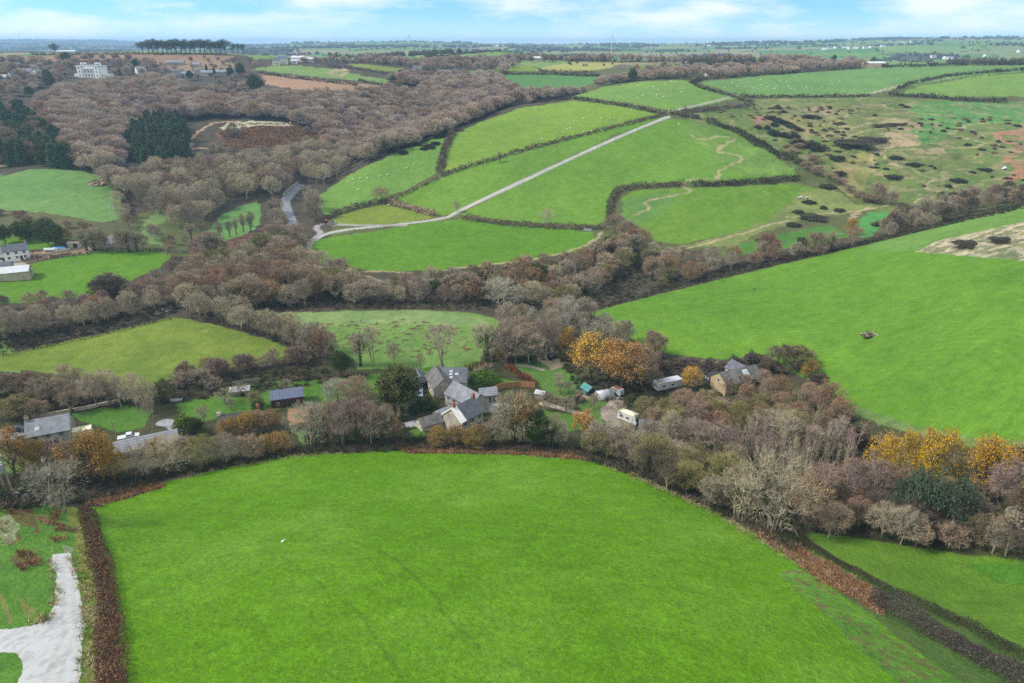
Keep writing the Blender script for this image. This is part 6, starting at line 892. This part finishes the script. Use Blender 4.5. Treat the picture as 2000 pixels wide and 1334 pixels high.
t = spot('cold_frame', 'white framed cold frame beside the olive gold bush', 'cold frame', 345, 782, 14); bxs([(-1.6,-.5,0,1.6,.5,.5)], 'box', 'frame_white', t); [bxs([(x-.45,-.42,.5,x+.45,.42,.54)], 'pane', 'glass', t) for x in (-1.05, 0, 1.05)]
# --- poles
def pole(px, py, H_, label, kind=1, yaw=0, wood='pole_wood', group=None):
    t = spot('utility_pole', label, 'pole', px, py, yaw); xs = (0,) if kind == 1 else (-.9, .9)
    if group: t['group'] = group
    for x in xs: g = Geo(); g.tube([[x,0,-.5],[x,0,H_/2],[x,0,H_]], [.15,.13,.10], 8); link(bpy.data.objects.new('post', g.mesh('post', M[wood])), t)
    a = bxs([(-1.3,-.07,H_-.35,1.3,.07,H_-.18)] if kind > 1 else [(-.7,-.06,H_-.3,.7,.06,H_-.16)], 'crossarm', 'steel' if kind > 1 else wood, t); bxs([(x-.06,-.05,H_-.18,x+.06,.05,H_+.08) for x in ((-1.1,0,1.1) if kind > 1 else (-.55,.55))], 'insulator', 'frame_white', a)
    if kind == 3: bxs([(-1.1,-.08,H_-1.8,1.1,.08,H_-1.65)], 'crossarm', 'steel', t); b = bxs([(-.45,-.55,H_-3.6,.45,.25,H_-2.3)], 'transformer', 'steel', t); bxs([(x-.05,-.2,H_-2.3,x+.05,-.1,H_-1.9) for x in (-.3,0,.3)], 'bushing', 'timber_grey', b)
pole(22, 972, 9, 'twin wooden pole carrying a transformer at the lower left edge', 3, -20); pole(222, 427, 7, 'pale twin pole at the corner of the pale left field', 2, 5, 'frame_white'); pole(1366, 232, 9, 'twin wooden pole at the hilltop hedge bend', 2, 0); pole(228, 862, 6, 'wooden pole beside the white pickup')
for x, y, lb in [(1090,270,'wooden pole beside the long hedge on the sheep hill'),(857,326,'wooden pole in the thick hedge left of the hilltop field'),(1777,160,'dark pole by the track on the top right fields'),(1943,134,'pale pole on the right skyline hedge'),(347,128,'pole above the grey lodges'),(436,140,'pole between the lodges and the pine clump'),(437,468,'pole in the narrow green field')]: pole(x, y, 9 if y > 130 else 11, lb)
def turbine(px, py, H_, label):
    p = at(px, py); t = tag(empty('wind_turbine', p, 0), label, 'wind turbine'); g = Geo(); g.tube([[0,0,-1],[0,0,H_*.5],[0,0,H_]], [1.5,1.2,.8], 10); link(bpy.data.objects.new('tower', g.mesh('tower', M['frame_white'])), t); bxs([(-1.2,-2.5,H_-1,1.2,3,H_+1.4)], 'nacelle', 'frame_white', t)
    for k in range(3): a = .25 + k * 2.094; c, s = math.cos(a), math.sin(a); L_ = H_ * .55; q = [(-.9,1),(.9,1),(.7,L_*.4),(.25,L_),(-.1,L_),(-.6,L_*.3)]; v = [(x*c + y*s, -3, H_ + .3 + y*c - x*s) for x, y in q] + [(x*c + y*s, -2.7, H_ + .3 + y*c - x*s) for x, y in q]; n = 6; bm(v, [tuple(range(n)), tuple(range(2*n-1, n-1, -1))] + [(i, (i+1) % n, (i+1) % n + n, i + n) for i in range(n)], 'blade', 'frame_white', t)
turbine(1194, 104, 50, 'white wind turbine standing on the hazy far side of the valley'); turbine(800, 91, 45, 'faint small wind turbine on the left hazy ridge')
# --- sheep, gull
def sheep_mesh():
    g = Geo(); n = 12
    def blob_(c, r, k=8): v = [(c[0] + r[0]*math.sin(a)*math.cos(b), c[1] + r[1]*math.sin(a)*math.sin(b), c[2] + r[2]*math.cos(a)) for a in np.linspace(0, math.pi, 6) for b in np.linspace(0, 2*math.pi, k, endpoint=False)]; f = [(i*k+j, (i+1)*k+j, (i+1)*k+(j+1) % k) for i in range(5) for j in range(k)] + [(i*k+j, (i+1)*k+(j+1) % k, i*k+(j+1) % k) for i in range(5) for j in range(k)]; g.add(v, f)
    blob_((0,0,.62), (.58,.30,.30)); blob_((.42,0,.68), (.28,.2,.22)); g.tube([[.5,0,.66],[.68,0,.5],[.80,0,.32]], [.13,.12,.06], 6)
    for x in (-.36, .34):
        for y in (-.15, .15): g.tube([[x,y,-.02],[x,y,.25],[x,y,.5]], [.035,.045,.08], 5)
    return g.mesh('sheep', M['fleece'])
SHM = sheep_mesh()
def flock(pts, label, group):
    for i, (x, y) in enumerate(pts): p = at(x, y); o = link(bpy.data.objects.new('sheep', SHM)); o.location = p; o.scale = (1.15,) * 3; o.rotation_euler = (0, 0, RNG.random() * 6.28); tag(o, label, 'sheep', group)
flock([(1227,170),(1247,168),(1262,173),(1275,171),(1283,187),(1290,186),(1268,183),(1300,166),(1310,160),(1318,161),(1285,176),(1244,193),(1330,181),(1336,174),(1296,190),(1255,188),(1310,178)], 'white sheep grazing on the rounded field beyond the hilltop hedge', 'sheep beyond the hilltop hedge')
flock([(1430,162),(1445,158),(1460,163),(1485,167),(1500,171),(1515,172),(1517,169),(1512,175),(1540,170),(1545,174),(1552,176),(1575,172),(1592,161),(1604,172),(1625,166),(1470,174),(1455,170),(1535,162),(1440,170),(1415,172),(1485,157),(1523,158),(1640,160),(1570,175)], 'white sheep grazing on the long field in front of the orange barn', 'sheep before the orange barn')
flock([(1058,212),(1148,217),(1139,233),(1174,233),(1122,238),(1192,232),(1108,254),(1113,252),(1102,260),(1059,273),(1140,259),(1155,258)], 'white sheep grazing on the light green hilltop field', 'sheep on the hilltop field'); flock([(680,357),(690,352),(704,350),(718,349),(742,346),(692,360),(758,343),(795,330),(700,372),(810,322)], 'white sheep grazing on the left flank of the hill', 'sheep on the left flank'); flock([(1325,244)], 'lone white sheep at the top of the lane field', 'lone sheep in the lane field'); flock([(760,402)], 'lone white sheep in the yellow green triangle', 'lone sheep in the triangle')
g = Geo(); g.tube([[-.32,0,.22],[-.1,0,.26],[.15,0,.30],[.3,0,.40],[.36,0,.48]], [.03,.13,.12,.07,.06], 8); g.tube([[.38,0,.49],[.5,0,.47]], [.03,.008], 5); g.tube([[0,-.05,-.02],[0,-.05,.2]], [.015,.02], 4); g.tube([[0,.05,-.02],[0,.05,.2]], [.015,.02], 4); g.twigs(np.array([[.1,-.13,.32],[.1,.13,.32]]), np.array([[-1,-.1,-.1],[-1,.1,-.1]]), .6, .2, RNG)
o = link(bpy.data.objects.new('gull', g.mesh('gull', M['frame_white']))); o.location = at(553, 1059); o.rotation_euler = (0, 0, .5); tag(o, 'white gull standing alone in the bright foreground field', 'gull')
# --- heaps
def heap(px, py, wpx, H_, name, label, cat, mat, n=26, logs=0):
    p = at(px, py); R0 = wpx / 2 * p.y * 1.03 / F; r = np.random.default_rng(int(px)); g = Geo()
    for i in range(n):
        a = r.random() * 6.28; d = r.random() ** .6 * R0; s = R0 * .22 * (.5 + r.random()); c = np.array([math.cos(a) * d, math.sin(a) * d * .7, max(0, H_ * (1 - d / R0)) * r.random()]); v = nrm(r.normal(size=(8, 3))) * s * [1, 1, .6] + c
        from mathutils import geometry; import bmesh as _b; b = _b.new(); [b.verts.new(q) for q in v]; _b.ops.convex_hull(b, input=b.verts); b.verts.index_update(); _b.ops.triangulate(b, faces=b.faces[:]); b.verts.index_update(); g.add([list(q.co) for q in b.verts], [[q.index for q in f.verts] for f in b.faces]); b.free()
    t = tag(empty(name, p), label, cat); link(bpy.data.objects.new('heap', g.mesh('heap', M[mat])), t)
    for i in range(logs): l = Geo(); a = r.random() * 3.14; c = r.normal(size=3) * [R0*.4, R0*.3, .1] + [0, 0, .5]; d = np.array([math.cos(a), math.sin(a) * .7, .1]) * R0 * .45; l.tube([c - d, c, c + d], [.16, .15, .1], 6); link(bpy.data.objects.new('log', l.mesh('log', M['log'])), t)
heap(1703, 654, 46, .8, 'brush_heap', 'heap of dead branches and pale logs in the big right field', 'brush heap', 'twig_dark', 26, 6); heap(1573, 386, 22, 1.2, 'rock_pile', 'pale pinkish rock pile at the corner of the enclosed field', 'rock pile', 'rock'); heap(192, 360, 36, 1.5, 'brush_heap', 'brown brush heap in the pale left field', 'brush heap', 'twig_brown', 40, 3); heap(1475, 565, 14, .3, 'brush_heap', 'tiny dark debris patch high in the big right field', 'brush heap', 'twig_dark', 10, 1)
pile = [(x, y) for x, y in [(455, 240), (470, 243), (490, 240), (510, 239), (530, 240), (550, 240), (570, 240)]]
for i, (x, y) in enumerate(pile): heap(x, y + 2, 22, 1.6, 'spoil_heap', 'pale spoil heap in the row along the old quarry rim', 'spoil heap', 'hay', 16); bpy.context.scene.collection.objects[-1]
for o in [o for o in COL.objects if o.name.startswith('spoil_heap')]: o['group'] = 'spoil heaps on the quarry rim'
# ------------------------------------------------------------------ air: even haze round the camera and the land
v = [(-9500,-40,-25),(9500,-40,-25),(9500,13800,-25),(-9500,13800,-25),(-9500,-40,165),(9500,-40,165),(9500,13800,165),(-9500,13800,165)]
me = bpy.data.meshes.new('haze'); me.from_pydata(v, [], BF); hz = link(bpy.data.objects.new('haze', me)); hz['kind'] = 'stuff'; hz['label'] = 'thin bluish haze fading the far hills'
hm = bpy.data.materials.new('haze'); hm.use_nodes = True; nt = hm.node_tree; nt.nodes.clear(); ho = nt.nodes.new('ShaderNodeOutputMaterial'); pv = nt.nodes.new('ShaderNodeVolumePrincipled'); pv.inputs['Color'].default_value = (.42,.64,.94,1); pv.inputs['Density'].default_value = 1.35e-4; pv.inputs['Anisotropy'].default_value = 0.2
nt.links.new(pv.outputs[0], ho.inputs['Volume']); me.materials.append(hm)
